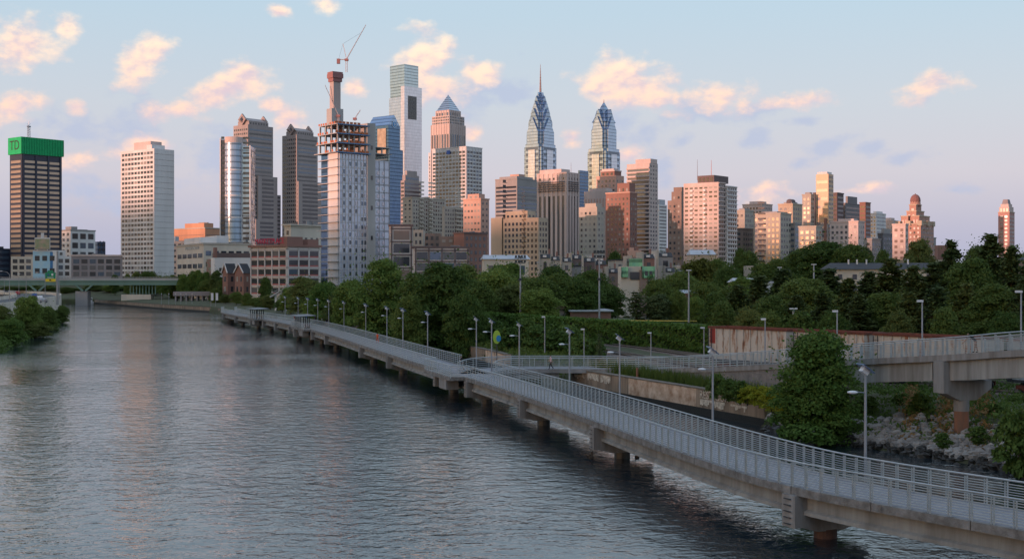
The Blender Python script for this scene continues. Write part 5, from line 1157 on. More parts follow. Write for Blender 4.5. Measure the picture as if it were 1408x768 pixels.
t = T('green_glass_house', 'modern house with green glass bays and a brick stair tower', 'house', 853.9, 854, 900, 330, 0); t.wl = 10; gg = glassmat('green_glass', (.20, .48, .28), floor=3, bay=.8); W = t.wr
t.block(366, None, w_cream, .0, .6, 0, 1); t.block(367, 381, gg, 0, .2, -.12, 0, name='green_bay'); t.block(371, None, w_brown, .55, .78, -.05, 1, name='brick_tower'); t.block(366, 382, gg, .62, 1, -.1, 1, R=('g', 1.5, 3, .6, .5, [g_dark]), name='green_bay'); t.block(382, None, gl_green, .79, 1, -.04, 1, name='glass_stair'); t.block(355.5, 366, gg, .25, .65, .1, .8, name='roof_pavilion'); t.extra('roof_slab', MB().box(W * .22, W * .68, 0, 9, t.z(355.4), t.z(354.6)), w_beige)
t.win.append(((W * .42, -.1, t.z(379)), (2.6, .3, 2.0), g_dark)); t.done(minpx=1)
t = low('white_parapet_house', 'white walled house with a tall chimney above the green glass house', 884, 905, 353, 380, 420, w_white, ('g', 3, 3, .4, .4, OFF)); t.block(349, 353, w_white, .8, .95, .2, .5, name='chimney'); t.done()
t = low('pink_chimney_house', 'small pink sunlit house front with two chimneys', 866, 882, 344, 380, 520, w_pinkb, None); t.block(340, 344, w_pinkb, .1, .4, .2, .6, name='chimney'); t.block(339, 344, w_red, .6, .8, .2, .6, name='chimney'); t.done()
t = T('field_house', 'flat roofed brown brick field house behind the vine hedge', 'building', 745, 745.5, 787, 285, R_(4)); t.wl = 14; t.block(425, None, w_grey, R=('g', 4, 4, .3, .4, [g_dark], {'top': 1})); t.extra('roof', MB().box(-.7, t.wr + .7, -.7, 14.7, t.z(425) + .003, t.z(420)), mat('brown_fascia', (.12, .09, .08), .8)); t.extra('roof_unit', MB().box(t.wr * .5, t.wr * .75, 4, 7, t.z(420) + .01, t.z(416)), steel_d); t.done()
t = T('field_house_annex', 'long white roofed brick annex beside the flood light mast', 'building', 786, 786.5, 840, 280, R_(4)); t.wl = 12; t.block(428, None, w_red, R=('g', 4.5, 4, .4, .5, [w_green, g_dark, w_beige], {'top': .4})); t.extra('roof', MB().box(-.5, t.wr + .5, -.8, 12.4, t.z(428) + .003, t.z(426)), roofl); t.done()
t = low('brick_school', 'red brick wall with a pale metal roof behind the sports field', 938, 985, 403, 450, 300, w_red, ('g', 5, 4, .25, .3, [g_dark]), roofl, gable=5); t.done()
t = low('blue_grey_shed', 'pale shed at the end of the yellow topped fence', 958, 975, 432, 450, 262, roofl, ('g', 1.5, 4, .5, .6, [g_mid])); t.done()
t = low('gabled_house', 'brick gable house with a bright metal roof among the trees', 1010, 1040, 388, 420, 320, w_red, ('g', 3, 3, .3, .4, [g_pale]), roofl, gable=6, dep=9); t.done()
low('white_garage', 'white flat building glimpsed among trees right of the brick gable house', 1040, 1062, 389, 420, 330, w_white, None, roofl).done()
t = T('long_roof_houses', 'long cream housing row with dark grey roofs among the pines', 'building', 1141, 1142, 1290, 330, R_(-4)); t.wl = 11; t.block(370, None, w_cream, R=('g', 3.5, 3, .3, .45, [g_dark], {'top': .5})); b = MB(); z0, z1 = t.z(370) + .003, t.z(361); W = t.wr
b.add([(-.8, -.8, z0), (W + .8, -.8, z0), (W + .8, 11.8, z0), (-.8, 11.8, z0), (.8, 5.5, z1), (W - .8, 5.5, z1)], [(0, 1, 5, 4), (2, 3, 4, 5), (0, 4, 3), (1, 2, 5), (3, 2, 1, 0)]); t.extra('roof', b, roofd)
for f_ in (.19, .27, .36, .55, .75): t.extra('vent_pipe', MB().box(W * f_, W * f_ + .35, 4, 4.4, z0, z1 + .9), w_white)
t.done()
t = low('long_tan_building', 'long flat tan building with a dark roofline behind the pines', 1226, 1310, 357, 400, 450, w_tan, None); t.extra('chimney_stack', MB().box(t.wr * .76, t.wr * .92, 0, 4, t.z(357), t.z(337)), w_red); t.kit(353, 4, vb=357); t.done()
low('dark_roof_house', 'house with a dark roof at the right edge beyond the pines', 1384, 1430, 357, 400, 330, w_brown, None, roofd, gable=4).done()
low('green_trim_block', 'low tan block with a yellowish band below the brown stepped block', 1036, 1040, 372, 400, 400, w_tan, None).done() if False else None
t = low('gabled_hall', 'tan gabled hall with a pale blue roof in front of the white apartment tower', 950, 984, 350, 380, 520, w_tan, None, roofl, gable=7); t.done()
for k, (u0, u1, v, D, m) in enumerate(((742, 764, 361, 520, w_beige), (770, 800, 366, 470, w_grey), (806, 830, 352, 560, w_white), (846, 868, 358, 500, w_beige), (925, 950, 366, 520, w_cream), (985, 1010, 380, 420, w_white))):
    low('flat_roof_house', 'flat roofed house in the low quarter, ' + ['below the beige stone apartments', 'behind the striped tower\'s trees', 'at the foot of the pink stone block', 'left of the pink chimney house', 'below the brown stepped block', 'half hidden right of the field lamps'][k], u0, u1, v, 400, D, m, ('g', 3, 3, .45, .5, RES), roofd if k % 2 else roofl, rr.uniform(-5, 12)).done()

# ------------------------------------------------------------------ greenery
def leafmat(name, c, c2, rnd=.18):
    m, nt, b, N, Lk = newmat(name); b.inputs['Roughness'].default_value = .75; b.inputs['Specular IOR Level'].default_value = .15
    tc = N('ShaderNodeTexCoord'); n = N('ShaderNodeTexNoise'); n.inputs['Scale'].default_value = .55; n.inputs['Detail'].default_value = 5; n.inputs['Roughness'].default_value = .7; Lk(tc.outputs['Object'], n.inputs[0])
    oi = N('ShaderNodeObjectInfo'); ad = N('ShaderNodeMath'); ad.operation = 'MULTIPLY_ADD'; Lk(oi.outputs['Random'], ad.inputs[0]); ad.inputs[1].default_value = .5; Lk(n.outputs[0], ad.inputs[2])
    mr = N('ShaderNodeMapRange'); Lk(ad.outputs[0], mr.inputs[0]); mr.inputs[1].default_value = .52; mr.inputs[2].default_value = .98
    mx = N('ShaderNodeMix'); mx.data_type = 'RGBA'; Lk(mr.outputs[0], mx.inputs[0]); mx.inputs[6].default_value = (*c, 1); mx.inputs[7].default_value = (*c2, 1); Lk(mx.outputs[2], b.inputs['Base Color'])
    tr = N('ShaderNodeBsdfTranslucent'); Lk(mx.outputs[2], tr.inputs[0]); ms = N('ShaderNodeMixShader'); ms.inputs[0].default_value = .25
    out = nt.nodes['Material Output']; Lk(b.outputs[0], ms.inputs[1]); Lk(tr.outputs[0], ms.inputs[2]); Lk(ms.outputs[0], out.inputs[0]); return m
lf_dark = leafmat('dark_leaves', (.052, .095, .022), (.12, .165, .04)); lf_mid = leafmat('green_leaves', (.075, .14, .03), (.16, .22, .05)); lf_pine = leafmat('pine_needles', (.048, .078, .026), (.11, .14, .042))
lf_yel = leafmat('yellow_green_leaves', (.16, .20, .02), (.26, .29, .03)); lf_shrub = leafmat('shrub_leaves', (.06, .11, .025), (.10, .16, .04)); lf_pale = leafmat('pale_leaves', (.07, .10, .04), (.11, .14, .06)); lf_ivy = leafmat('ivy_leaves', (.055, .115, .022), (.095, .165, .035))
dry = leafmat('dry_grass', (.22, .14, .06), (.30, .20, .09)); grassm = leafmat('grass_blades', (.05, .085, .018), (.09, .13, .03)); bark = mat('bark', (.07, .055, .045), .9, var=.4, scale=3, bump=.5)
def cards(P, N_, size, seed, ragged=.4):
    """a small leaf spray at every point P, facing roughly along N_"""
    rg = np.random.default_rng(seed); n = len(P); s = size * rg.uniform(.6, 1.35, n)[:, None]
    nrm = N_ + rg.normal(0, .75, (n, 3)); nrm /= np.linalg.norm(nrm, axis=1)[:, None] + 1e-9
    a = np.cross(nrm, rg.normal(0, 1, (n, 3))); a /= np.linalg.norm(a, axis=1)[:, None] + 1e-9; b = np.cross(nrm, a)
    j = lambda: rg.uniform(1 - ragged, 1 + ragged, (n, 1))
    V = np.stack([P - a * s * j() * .5, P - b * s * j() * .32, P + a * s * j() * .5, P + b * s * j() * .32], 1).reshape(-1, 3)
    return V, np.arange(n * 4).reshape(-1, 4)
def crown_points(kind, h, w, n, seed):
    rg = np.random.default_rng(seed); P = []; Nn = []
    if kind in ('round', 'tall', 'bush', 'narrow', 'pear'):
        nl = {'pear': 46, 'round': 30, 'tall': 44, 'bush': 14, 'narrow': 16}[kind]; 
        zc0, zc1 = {'pear': (.06, 1.0), 'round': (.25, .98), 'tall': (.12, 1.0), 'bush': (.0, .95), 'narrow': (.08, 1.0)}[kind]
        for k in range(nl):
            f = (k + .5) / nl; z = zc0 + (zc1 - zc0) * f
            prof = math.sin(math.pi * min(1, max(0.02, (z - zc0 + .12) / (zc1 - zc0 + .16)))) ** .65
            if kind == 'pear': prof = (1 - f) ** .62 * min(1, .62 + f * 1.6) + .06
            if kind == 'narrow': prof = (1 - f) ** .6 * .9 + .1
            a = k * 2.4 + rg.uniform(-.4, .4); r = w / 2 * prof * rg.uniform(.35, .82)
            R_l = w * rg.uniform(.13, .24) * (.75 if kind == 'narrow' else 1); c = np.array([r * math.cos(a), r * math.sin(a), h * (z - R_l / h * .6)])
            m = int(n / nl); d = rg.normal(0, 1, (m, 3)); d /= np.linalg.norm(d, axis=1)[:, None]; d[:, 2] = np.abs(d[:, 2]) * 1.0 - .35
            rad = R_l * rg.uniform(.55, 1.12, (m, 1)); q = c + d * rad * np.array([1, 1, .82]); P.append(q); Nn.append(d + np.array([0, 0, .5]))
        m = n // 6; q = rg.normal(0, 1, (m, 3)) * np.array([w * .16, w * .16, h * .18]) + np.array([0, 0, h * .55]); P.append(q); Nn.append(rg.normal(0, 1, (m, 3)))
    else:                                                # pine: uneven whorls of branches with tufts that lift at the tips
        tiers = 15
        for k in range(tiers):
            f = k / (tiers - 1); z = h * (.12 + .86 * f); R0 = w / 2 * (1 - f) ** .72 * rg.uniform(.78, 1.15) + .25; nb = int(rg.integers(5, 9))
            for b_ in range(nb):
                a = rg.uniform(0, 2 * math.pi); L = R0 * rg.uniform(.55, 1.1); m = max(6, int(n / tiers / nb * (.5 + (1 - f) * 1.0)))
                t = rg.uniform(.15, 1, (m, 1)) ** .7; sp = .12 * w * (1.1 - t) * (1 - .5 * f)
                ax = np.array([math.cos(a), math.sin(a), 0]); q = ax * L * t + np.array([0, 0, 1]) * (z + rg.uniform(-.028, .028) * h - .05 * L + .22 * L * t ** 2 - .12 * L) + rg.normal(0, 1, (m, 3)) * np.concatenate([sp, sp, sp * .7], 1)
                P.append(q); Nn.append(np.tile(np.array([0, 0, 1.3]), (m, 1)) + ax * .4)
    return np.concatenate(P), np.concatenate(Nn)
def make_tree(name, cat, kind, h, w, n, leaf, lm, seed, shape=None):
    r = thing(name, 'x', cat); P, Nn = crown_points(kind, h, w, n, seed)
    V, Qd = cards(P, Nn, leaf, seed); np_mesh('crown', V, Qd, lm, r)
    b = MB(); rr_ = random.Random(seed); tr = max(.12, h * .022); b.tube((0, 0, -.8), (0, 0, h * .45), tr, tr * .7, 8); b.tube((0, 0, h * .45), (rr_.uniform(-.3, .3), rr_.uniform(-.3, .3), h * .9), tr * .7, tr * .15, 6)
    for k in range(8 if kind != 'pine' else 12):
        z = h * rr_.uniform(.25, .75); a = rr_.uniform(0, 6.28); l = w * .34 * (1.1 - z / h); b.tube((0, 0, z), (l * math.cos(a), l * math.sin(a), z + (l * .8 if kind != 'pine' else l * .15)), tr * .4, tr * .12, 5)
    b.build('trunk', bark, r); return r
PROT = {}
def proto(key):
    if key in PROT: return PROT[key]
    spec = {'round': ('broadleaf_tree', 'round', 12, 11, 15000, .42, lf_mid), 'round2': ('broadleaf_tree', 'round', 12, 11, 15000, .42, lf_dark), 'tall': ('broadleaf_tree', 'tall', 16, 11, 19000, .42, lf_dark), 'tall2': ('broadleaf_tree', 'tall', 16, 12, 19000, .42, lf_mid),
            'round3': ('broadleaf_tree', 'round', 12, 10, 15000, .42, leafmat('olive_green_leaves', (.075, .105, .03), (.15, .175, .05))), 'round4': ('broadleaf_tree', 'pear', 12, 9, 15000, .42, lf_dark), 'narrow': ('narrow_tree', 'narrow', 10, 3.2, 4000, .4, lf_pale), 'pine': ('pine_tree', 'pine', 16, 9, 19000, .48, lf_pine), 'pine2': ('pine_tree', 'pine', 16, 8, 19000, .48, lf_pine), 'bush': ('shrub', 'bush', 3, 4, 2600, .32, lf_shrub),
            'pale': ('pale_tree', 'round', 9, 7, 5500, .42, lf_pale), 'yellow': ('yellow_green_tree', 'round', 8, 9, 5000, .5, leafmat('olive_leaves', (.09, .10, .02), (.14, .15, .03)))}[key]
    nm, kind, h, w, n, leaf, lm = spec; r = make_tree(nm, 'shrub' if key == 'bush' else 'tree', kind, h, w, n, leaf, lm, len(PROT) + 31)
    PROT[key] = [r, h, w, False]; return PROT[key]
rt = random.Random(77)
def plant(key, u, vt, d, wpx, label, group=None, zb=None):
    """a tree whose crown tops out at row vt and spans about wpx columns, d metres away"""
    if key == 'round2': key = rt.choice(['round2', 'round2', 'round3', 'round4'])
    P_ = proto(key); r, h, w, used = P_; x = (u - CU) / F * d; zg = ground_z(x, d) if zb is None else zb
    H_ = CH + d * (HV - vt) / F - zg; W_ = wpx / F * d; sx = W_ / w; sz = H_ / h; rz = rt.uniform(0, 6.28); loc = (x, d, zg)
    sc = (sx, sx * rt.uniform(.8, 1.2), sz)
    if not used:
        r.location = loc; r.scale = sc; r.rotation_euler.z = rz; r['label'] = label
        if group: r['group'] = group
        P_[3] = True; return r
    o = dup(r, loc, rz, label, group, sc)
    if not group and 'group' in o: del o['group']
    return o
# the round tree on the rocks, built finer than the rest
bt = make_tree('riverside_tree', 'tree', 'pear', 9.6, 7.0, 30000, .26, lf_mid, 5); bx, by = (1124 - CU) / F * 108, 108.0; bt.location = (bx, by, .3); bt['label'] = 'full leafy tree on the rocky bank in front of the ramp'
bt.scale = (1.26, 1.2, 9.45 / 9.6)
# waterside woods behind the boardwalk
G1 = 'dense trees along the bank behind the boardwalk'; G2 = 'dark pines on the right'; G3 = 'trees of the low quarter'; G4 = 'trees behind the vine hedge'
WOOD = [('tall2', 527, 352, 262, 96, 'tall leafy tree on the bank in front of the unfinished tower, behind the lamps'), ('tall', 610, 358, 232, 96, 'largest dark tree at the left end of the vine hedge, behind the boardwalk junction'),
        ('tall', 575, 372, 240, 70, 'dark bank tree between the two tallest waterside trees'), ('round2', 640, 396, 214, 62, 'dark bushy tree low on the bank just left of the river wall'), ('tall', 562, 404, 226, 56, 'shorter dark tree behind the solar lamps left of the boardwalk junction'),
        ('round', 480, 380, 290, 60, 'light green tree on the bank below the unfinished tower'), ('round2', 506, 405, 262, 52, 'low dark tree behind the middle boardwalk lamps'), ('round', 446, 384, 322, 54, 'broad green tree left of the unfinished tower\'s foot'), ('round2', 462, 402, 300, 50, 'small dark tree at the water behind the boardwalk shelter'),
        ('round2', 418, 378, 372, 56, 'olive dark tree in front of the white framed factory'), ('round', 400, 392, 395, 44, 'green tree at the right foot of the white framed factory'), ('round', 432, 402, 345, 42, 'small green tree just behind the boardwalk shelter'), ('round2', 365, 380, 450, 26, 'dark tree hiding the left corner of the white framed factory')]
for k, u, vt, d, w, lab in WOOD: plant(k, u, vt, d, w, lab, G1)
for k, (u, vt, d, w, key) in enumerate([(680, 366, 300, 78, 'round'), (735, 378, 290, 80, 'round2'), (770, 372, 300, 72, 'round2'), (800, 380, 285, 64, 'round2'), (655, 384, 262, 62, 'tall'), (705, 388, 268, 66, 'round2'), (742, 394, 262, 62, 'round'), (700, 358, 350, 60, 'round'),
        (835, 388, 300, 62, 'round2'), (760, 362, 370, 60, 'round2'), (812, 368, 360, 60, 'round2'), (790, 394, 310, 50, 'round'), (640, 362, 330, 60, 'round2')]):
    plant(key, u, vt, d, w, 'leafy tree in the thick wood between the vine hedge and the low quarter', G4)
# trees of the low quarter
for k, (u, vt, d, w, key) in enumerate([(875, 400, 262, 38, 'narrow'), (905, 402, 262, 46, 'pale'), (935, 370, 310, 60, 'round2'), (905, 380, 300, 44, 'round2'), (960, 352, 400, 66, 'yellow'), (985, 352, 420, 50, 'round2'), (1000, 362, 360, 56, 'round2'), (1030, 344, 470, 50, 'round2'),
        (1048, 360, 400, 52, 'round2'), (1070, 352, 420, 46, 'round2'), (912, 345, 560, 34, 'round2'), (868, 350, 520, 44, 'yellow'), (845, 344, 560, 36, 'round2'), (1018, 340, 560, 30, 'round2'), (970, 384, 300, 52, 'round2'), (1025, 378, 300, 60, 'round'),
        (932, 396, 262, 30, 'round2'), (955, 405, 256, 34, 'round'), (800, 352, 560, 40, 'round'), (1098, 344, 440, 60, 'round2'), (985, 400, 250, 44, 'round2'), (1005, 392, 262, 60, 'round2'), (778, 358, 480, 50, 'round2'), (892, 346, 600, 26, 'narrow')]):
    labs = ['slim pale poplar in front of the green glass house', 'thin pale tree right of the slim poplar', None, None, 'olive tinted tree in front of the white apartment tower']
    plant(key, u, vt, d, w, labs[k] if k < len(labs) and labs[k] else 'dark leafy tree among the roofs of the low quarter', None if k < len(labs) and labs[k] else G3)
for k, (u, vt, d, w, key, lab) in enumerate([(1135, 330, 400, 86, 'tall', 'broad dark tree rising in front of the pink stone hall'), (1172, 334, 390, 70, 'tall', 'dark tree right of the broad one, reaching the pink stone hall'), (1105, 340, 410, 60, 'tall', 'dark tree left of the broad one, under the slender beige tower'),
        (1264, 326, 440, 42, 'round2', 'rounded tree in front of the ornate hotel'), (1214, 342, 420, 34, 'round2', 'small dark tree left of the peach slab'), (1192, 336, 430, 24, 'pale', 'thin pale tree below the pale glass tower'), (1345, 336, 430, 60, 'round2', 'rounded dark tree left of the lone tower'), (1398, 346, 460, 40, 'round', 'leafy tree at the right edge beyond the pines')]):
    plant(key, u, vt, d, w, lab)
PINES = [(1015, 394, 200, 64), (1045, 380, 235, 74), (1078, 372, 225, 80), (1108, 380, 205, 76), (1140, 372, 215, 80), (1168, 384, 196, 66), (1195, 376, 220, 76), (1225, 358, 210, 78), (1256, 368, 196, 72), (1284, 362, 225, 76), (1308, 334, 200, 72), (1335, 352, 190, 68),
         (1362, 326, 205, 92), (1392, 340, 190, 70), (1418, 350, 182, 70), (1060, 404, 182, 62), (1095, 408, 180, 60), (1130, 404, 176, 66), (1180, 408, 170, 64), (1215, 400, 172, 66), (1250, 404, 168, 66), (1290, 396, 166, 66), (1330, 392, 162, 68), (1370, 388, 158, 68), (1410, 384, 152, 70), (1150, 390, 240, 70), (1240, 384, 240, 80), (1320, 376, 245, 80)]
for k, (u, vt, d, w) in enumerate(PINES):
    lab = {10: 'tall ragged pine right of the brick chimney stack', 12: 'tallest pine, in front of the lone tower', 7: 'pine whose tip crosses the long dark roofed houses'}.get(k)
    plant(('pine', 'pine2', 'pine', 'tall')[k % 4] if k not in (7, 10, 12) else 'pine', u, vt, d, w * 1.3, lab or 'dark tree in the thick belt of pines behind the railcars', None if lab else G2)
for k, (u, vt, d, w) in enumerate([(995, 412, 190, 50), (1028, 420, 176, 52), (1060, 428, 168, 50), (1100, 426, 164, 54), (1145, 424, 160, 50), (1235, 424, 152, 54), (1300, 420, 148, 60), (1385, 424, 140, 60)]): plant('round2', u, vt, d, w, 'low leafy tree filling the gap between the pines and the railcars', 'low trees behind the railcars')
# left bank clump and far bank
for u, vt, d, w, key, lab in [(38, 404, 300, 46, 'round', 'leafy tree on the left bank hiding the expressway'), (14, 436, 262, 48, 'round', 'low tree at the left edge on the near left bank'), (66, 420, 345, 34, 'round2', 'dark tree at the right end of the left bank clump'), (86, 418, 395, 20, 'round2', 'small dark tree at the tip of the left bank'),
        (48, 440, 300, 44, 'round2', 'dark bush like tree at the water under the left bank clump'), (2, 418, 290, 30, 'round2', 'dark tree cut by the left edge of the photo')]: plant(key, u, vt, d, w, lab, 'trees on the left bank')
k = 0
for u in range(0, 345, 9):
    d = interp([0, 170, 200, 250, 345], [742, 735, 700, 640, 540], u) + rt.uniform(-4, 12 if u < 200 else 40); plant(rt.choice(['round', 'round2', 'round2']), u + rt.uniform(-3, 3), rt.uniform(368, 384) if u > 185 else rt.uniform(391, 397), d, rt.uniform(18, 30), 'small park tree on the far bank below the city', 'park trees on the far bank')
for u, vt, d, w, lab in [(175, 374, 700, 12, 'small dark tree at the foot of the white slab, left end of the bridge'), (158, 376, 720, 14, 'small tree before the grey purple brick office')]: plant('round2', u, vt, d, w, lab)
for u, vt, d, w in [(352, 408, 470, 26), (372, 404, 440, 30), (388, 410, 410, 24), (340, 402, 505, 22), (325, 400, 520, 22), (298, 396, 560, 26), (310, 404, 540, 18)]: plant('round2', u, vt, d, w, 'low dark tree on the park shore behind the far end of the boardwalk', 'trees at the far end of the boardwalk')
# shrubs: along the ramp wall, on the rocks, behind the river wall
def shrub(u, v, z, w, h, lab, lm=None, group=None):
    P_ = proto('bush'); x, y, _ = pz(u, v, z); r = P_[0]
    if not P_[3]: P_[3] = True; o = r; o.location = (x, y, z); o.scale = (w / 4, w / 4, h / 3); o['label'] = lab
    else: o = dup(r, (x, y, z), rt.uniform(0, 6), lab, group, (w / 4, w / 4, h / 3))
    if group: o['group'] = group
    elif 'group' in o: del o['group']
    if lm:
        for c in o.children:
            if c.name.startswith('crown'): c.data = YEL if lm == 'y' else c.data
    return o
shrub(1402, 640, .8, 3.8, 4.4, 'big feathery green shrub at the right edge on the rocky bank')
ycr = make_tree('x', 'x', 'bush', 3, 4, 4200, .22, lf_yel, 91); YEL = [c for c in ycr.children if c.name.startswith('crown')][0].data
for c in list(ycr.children): bpy.data.objects.remove(c)
bpy.data.objects.remove(ycr)
for u, v, w, h in ((1028, 551, 2.2, 1.6), (1044, 554, 2.6, 1.8), (1061, 558, 2.6, 1.9), (1078, 562, 2.2, 1.8)): shrub(u, v, 2.6, w, h, 'bright yellow green bush at the right end of the river wall', 'y', 'bright yellow green bushes')
for u, v, w, h in ((985, 540, 2.0, 2.2), (1002, 545, 2.0, 1.9), (1018, 548, 2.2, 1.9)): shrub(u, v, 2.7, w, h, 'dark shrub between the ramp wall and the river wall', None, 'dark shrubs on top of the river wall')
for u, v, z, w, h in ((700, 478, 3.1, 5, 3.6), (722, 470, 3.1, 5, 4.5), (742, 478, 3.2, 6, 4), (765, 484, 3.2, 6, 3.5), (780, 478, 3.2, 5, 4), (680, 470, 3.1, 5, 4), (660, 462, 3.1, 6, 5), (800, 490, 3, 4, 3), (820, 492, 3, 3, 2.6)): shrub(u, v, z, w, h, 'wild shrub between the branch walkway and the vine hedge', None, 'wild shrubs by the tracks')
for u, v, w, h in ((1190, 566, 2.4, 1.6), (1215, 552, 2.6, 1.4), (1266, 572, 2.4, 2.2), (1255, 548, 1.8, 2.2), (1200, 548, 2.6, 1.4), (1345, 568, 2.4, 1.4), (1368, 578, 2.2, 1.6), (1296, 612, 1.4, 1.0), (1345, 606, 1.8, 1.2), (1240, 562, 2.0, 1.6), (1400, 566, 2.6, 1.8)): shrub(u, v, 2.2, w, h, 'wild bush growing on the rocky bank below the ramp', None, 'wild bushes on the rocky bank')
nt_ = plant('narrow', 824, 458, 163, 13, 'slim young tree beside the end of the branch walkway')
# vine hedge
hg = thing('vine_hedge', 'long fence wall thickly grown over with vines beyond the tracks', 'hedge'); HP = catmull([(31.8, 172), (28.7, 181), (14, 211), (3, 236), (-16, 275), (-26, 295)], 2); rg = np.random.default_rng(3)
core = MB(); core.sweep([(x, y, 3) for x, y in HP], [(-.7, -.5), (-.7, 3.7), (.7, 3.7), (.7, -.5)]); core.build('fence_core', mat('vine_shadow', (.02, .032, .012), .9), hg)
Pp = []; Np = []; n_h = normals(HP)
for (x, y), (nx, ny) in zip(HP, n_h):
    for sgn in (-1, 1):
        m = 260 if sgn > 0 or True else 60; t_ = rg.uniform(-1.1, 1.1, m); z = rg.uniform(2.8, 7.0, m); o = sgn * (.75 + rg.uniform(-.1, .35, m) + .2 * np.sin(z * 3 + x)); Pp.append(np.stack([x + nx * o - ny * t_, y + ny * o + nx * t_, z], 1)); Np.append(np.tile([nx * sgn, ny * sgn, .5], (m, 1)))
    m = 130; o = rg.uniform(-.9, .9, m); t_ = rg.uniform(-1.1, 1.1, m); Pp.append(np.stack([x + nx * o - ny * t_, y + ny * o + nx * t_, 6.75 + rg.uniform(-.1, .5, m)], 1)); Np.append(np.tile([0, 0, 1.], (m, 1)))
V, Qd = cards(np.concatenate(Pp), np.concatenate(Np), .5, 8); np_mesh('vine_leaves', V, Qd, lf_ivy, hg)
# undergrowth and grass
def scatter(name, polys_, dens, h, size, lm, seed, zf=None, tall=.5):
    rg = np.random.default_rng(seed); P = []; N__ = []
    for (u0, u1, v0, v1, z) in polys_:
        for _ in range(int(dens)):
            u = rg.uniform(u0, u1); v = v0 + (v1 - v0) * rg.uniform(0, 1); x, y, _z = pz(u, v, z); g = ground_z(x, y)
            if ground_z(x, y) < .6: continue
            k = 5; P.append(np.stack([x + rg.normal(0, .25, k), y + rg.normal(0, .25, k), g + rg.uniform(0, h, k)], 1)); N__.append(np.stack([rg.normal(0, 1, k), rg.normal(0, 1, k) - .6, rg.uniform(-.1, tall, k)], 1))
    V, Qd = cards(np.concatenate(P), np.concatenate(N__), size, seed); return tag(np_mesh(name, V, Qd, lm), kind='stuff')
scatter('undergrowth', [(1165, 1408, 528, 572, 3), (1165, 1200, 560, 580, 2.6)], 1100, .45, .3, lf_shrub, 1)
scatter('dry_weeds', [(1240, 1262, 560, 590, 2), (1290, 1312, 565, 590, 2), (1335, 1362, 560, 600, 2), (1250, 1256, 545, 580, 2)], 90, .6, .3, dry, 2)
scatter('wild_grass', [(640, 800, 470, 500, 3.1), (560, 700, 448, 470, 3.3)], 1600, .9, .45, grassm, 3)
rg = np.random.default_rng(44); P = []; N__ = []
for _ in range(2600):
    y = rg.uniform(235, 440); s_ = rg.uniform(-.5, 7); x = shore_w(y) - s_; k = 6; P.append(np.stack([x + rg.normal(0, .6, k), y + rg.normal(0, .6, k), ground_z(x, y) + rg.uniform(0, 1.6, k)], 1)); N__.append(rg.normal(0, 1, (k, 3)))
V, Qd = cards(np.concatenate(P), np.concatenate(N__), .6, 12); tag(np_mesh('bank_undergrowth', V, Qd, lf_shrub), kind='stuff')
# tall grasses on the river wall
rg = np.random.default_rng(9); Pp = []
for k in range(900):
    s_ = rg.uniform(0, 1); q = Vector((22.2, 122.5)).lerp(Vector((8.6, 160.5)), s_); off_ = rg.uniform(1.0, 3.2); Pp.append((q.x + off_ * .9, q.y + off_ * .4, 2.6, rg.uniform(.6, 1.5)))
b = MB()
for x, y, z, h in Pp:
    for j in range(4): a = rg.uniform(0, 6.28); dx, dy = math.cos(a) * .06, math.sin(a) * .06; lx, ly = rg.normal(0, .18), rg.normal(0, .18); ox, oy = rg.normal(0, .15), rg.normal(0, .15); b.add([(x + ox - dx, y + oy - dy, z - .2), (x + ox + dx, y + oy + dy, z - .2), (x + ox + lx, y + oy + ly, z + h)], [(0, 1, 2)])
tag(b.build('tall_grass', grassm), kind='stuff')
MB().tube((14.4, 147.2, 2.3), (14.4, 147.2, 3.7), .14, n=10).build('bollard', rustm); tag(bpy.data.objects['bollard'], 'short dark post standing in the grass on the river wall', 'bollard')
# rocks of the bank
rockm = mat('rock', (.31, .30, .29), .9, var=.5, scale=.6, bump=.7, bscale=3, c2=(.10, .095, .09)); rg = random.Random(14); V = []; Fc = []; b = MB(); b2 = MB()
def rock(b, x, y, z, r):
    ph = [rg.uniform(.65, 1.25) for _ in range(14)]; n = 6; o = len(b.v); c = [(x, y, z + r * .75 * ph[0])]
    for j, (zz, rr2) in enumerate(((.45, .75), (-.35, 1.0))):
        for i in range(n): a = 6.283 * i / n + j * .5 + ph[1]; q = r * rr2 * ph[2 + j * 6 + i]; c.append((x + q * math.cos(a), y + q * .85 * math.sin(a), z + r * zz * ph[(i + j) % 14]))
    f = [(0, 1 + i, 1 + (i + 1) % n) for i in range(n)] + [(1 + i, 7 + i, 7 + (i + 1) % n, 1 + (i + 1) % n) for i in range(n)]; b.add(c, f)
for k in range(1500):
    y = rg.uniform(86, 119.5); s_ = rg.triangular(-1.6, 8.5 if 101 < y < 110 else 5.5, 1.2); x = shore_e(y) + s_
    if s_ > 3 and rg.random() < .5 and not (101 < y < 110): continue
    g = ground_z(x, y); rock(b if g > .22 else b2, x, y, g + .12, rg.uniform(.18, .58) * (1.25 if rg.random() < .15 else 1))
tag(b.build('rocks', rockm), kind='stuff'); tag(b2.build('wet_rocks', mat('wet_rock', (.03, .028, .025), .4, var=.5, scale=1.5)), kind='stuff')

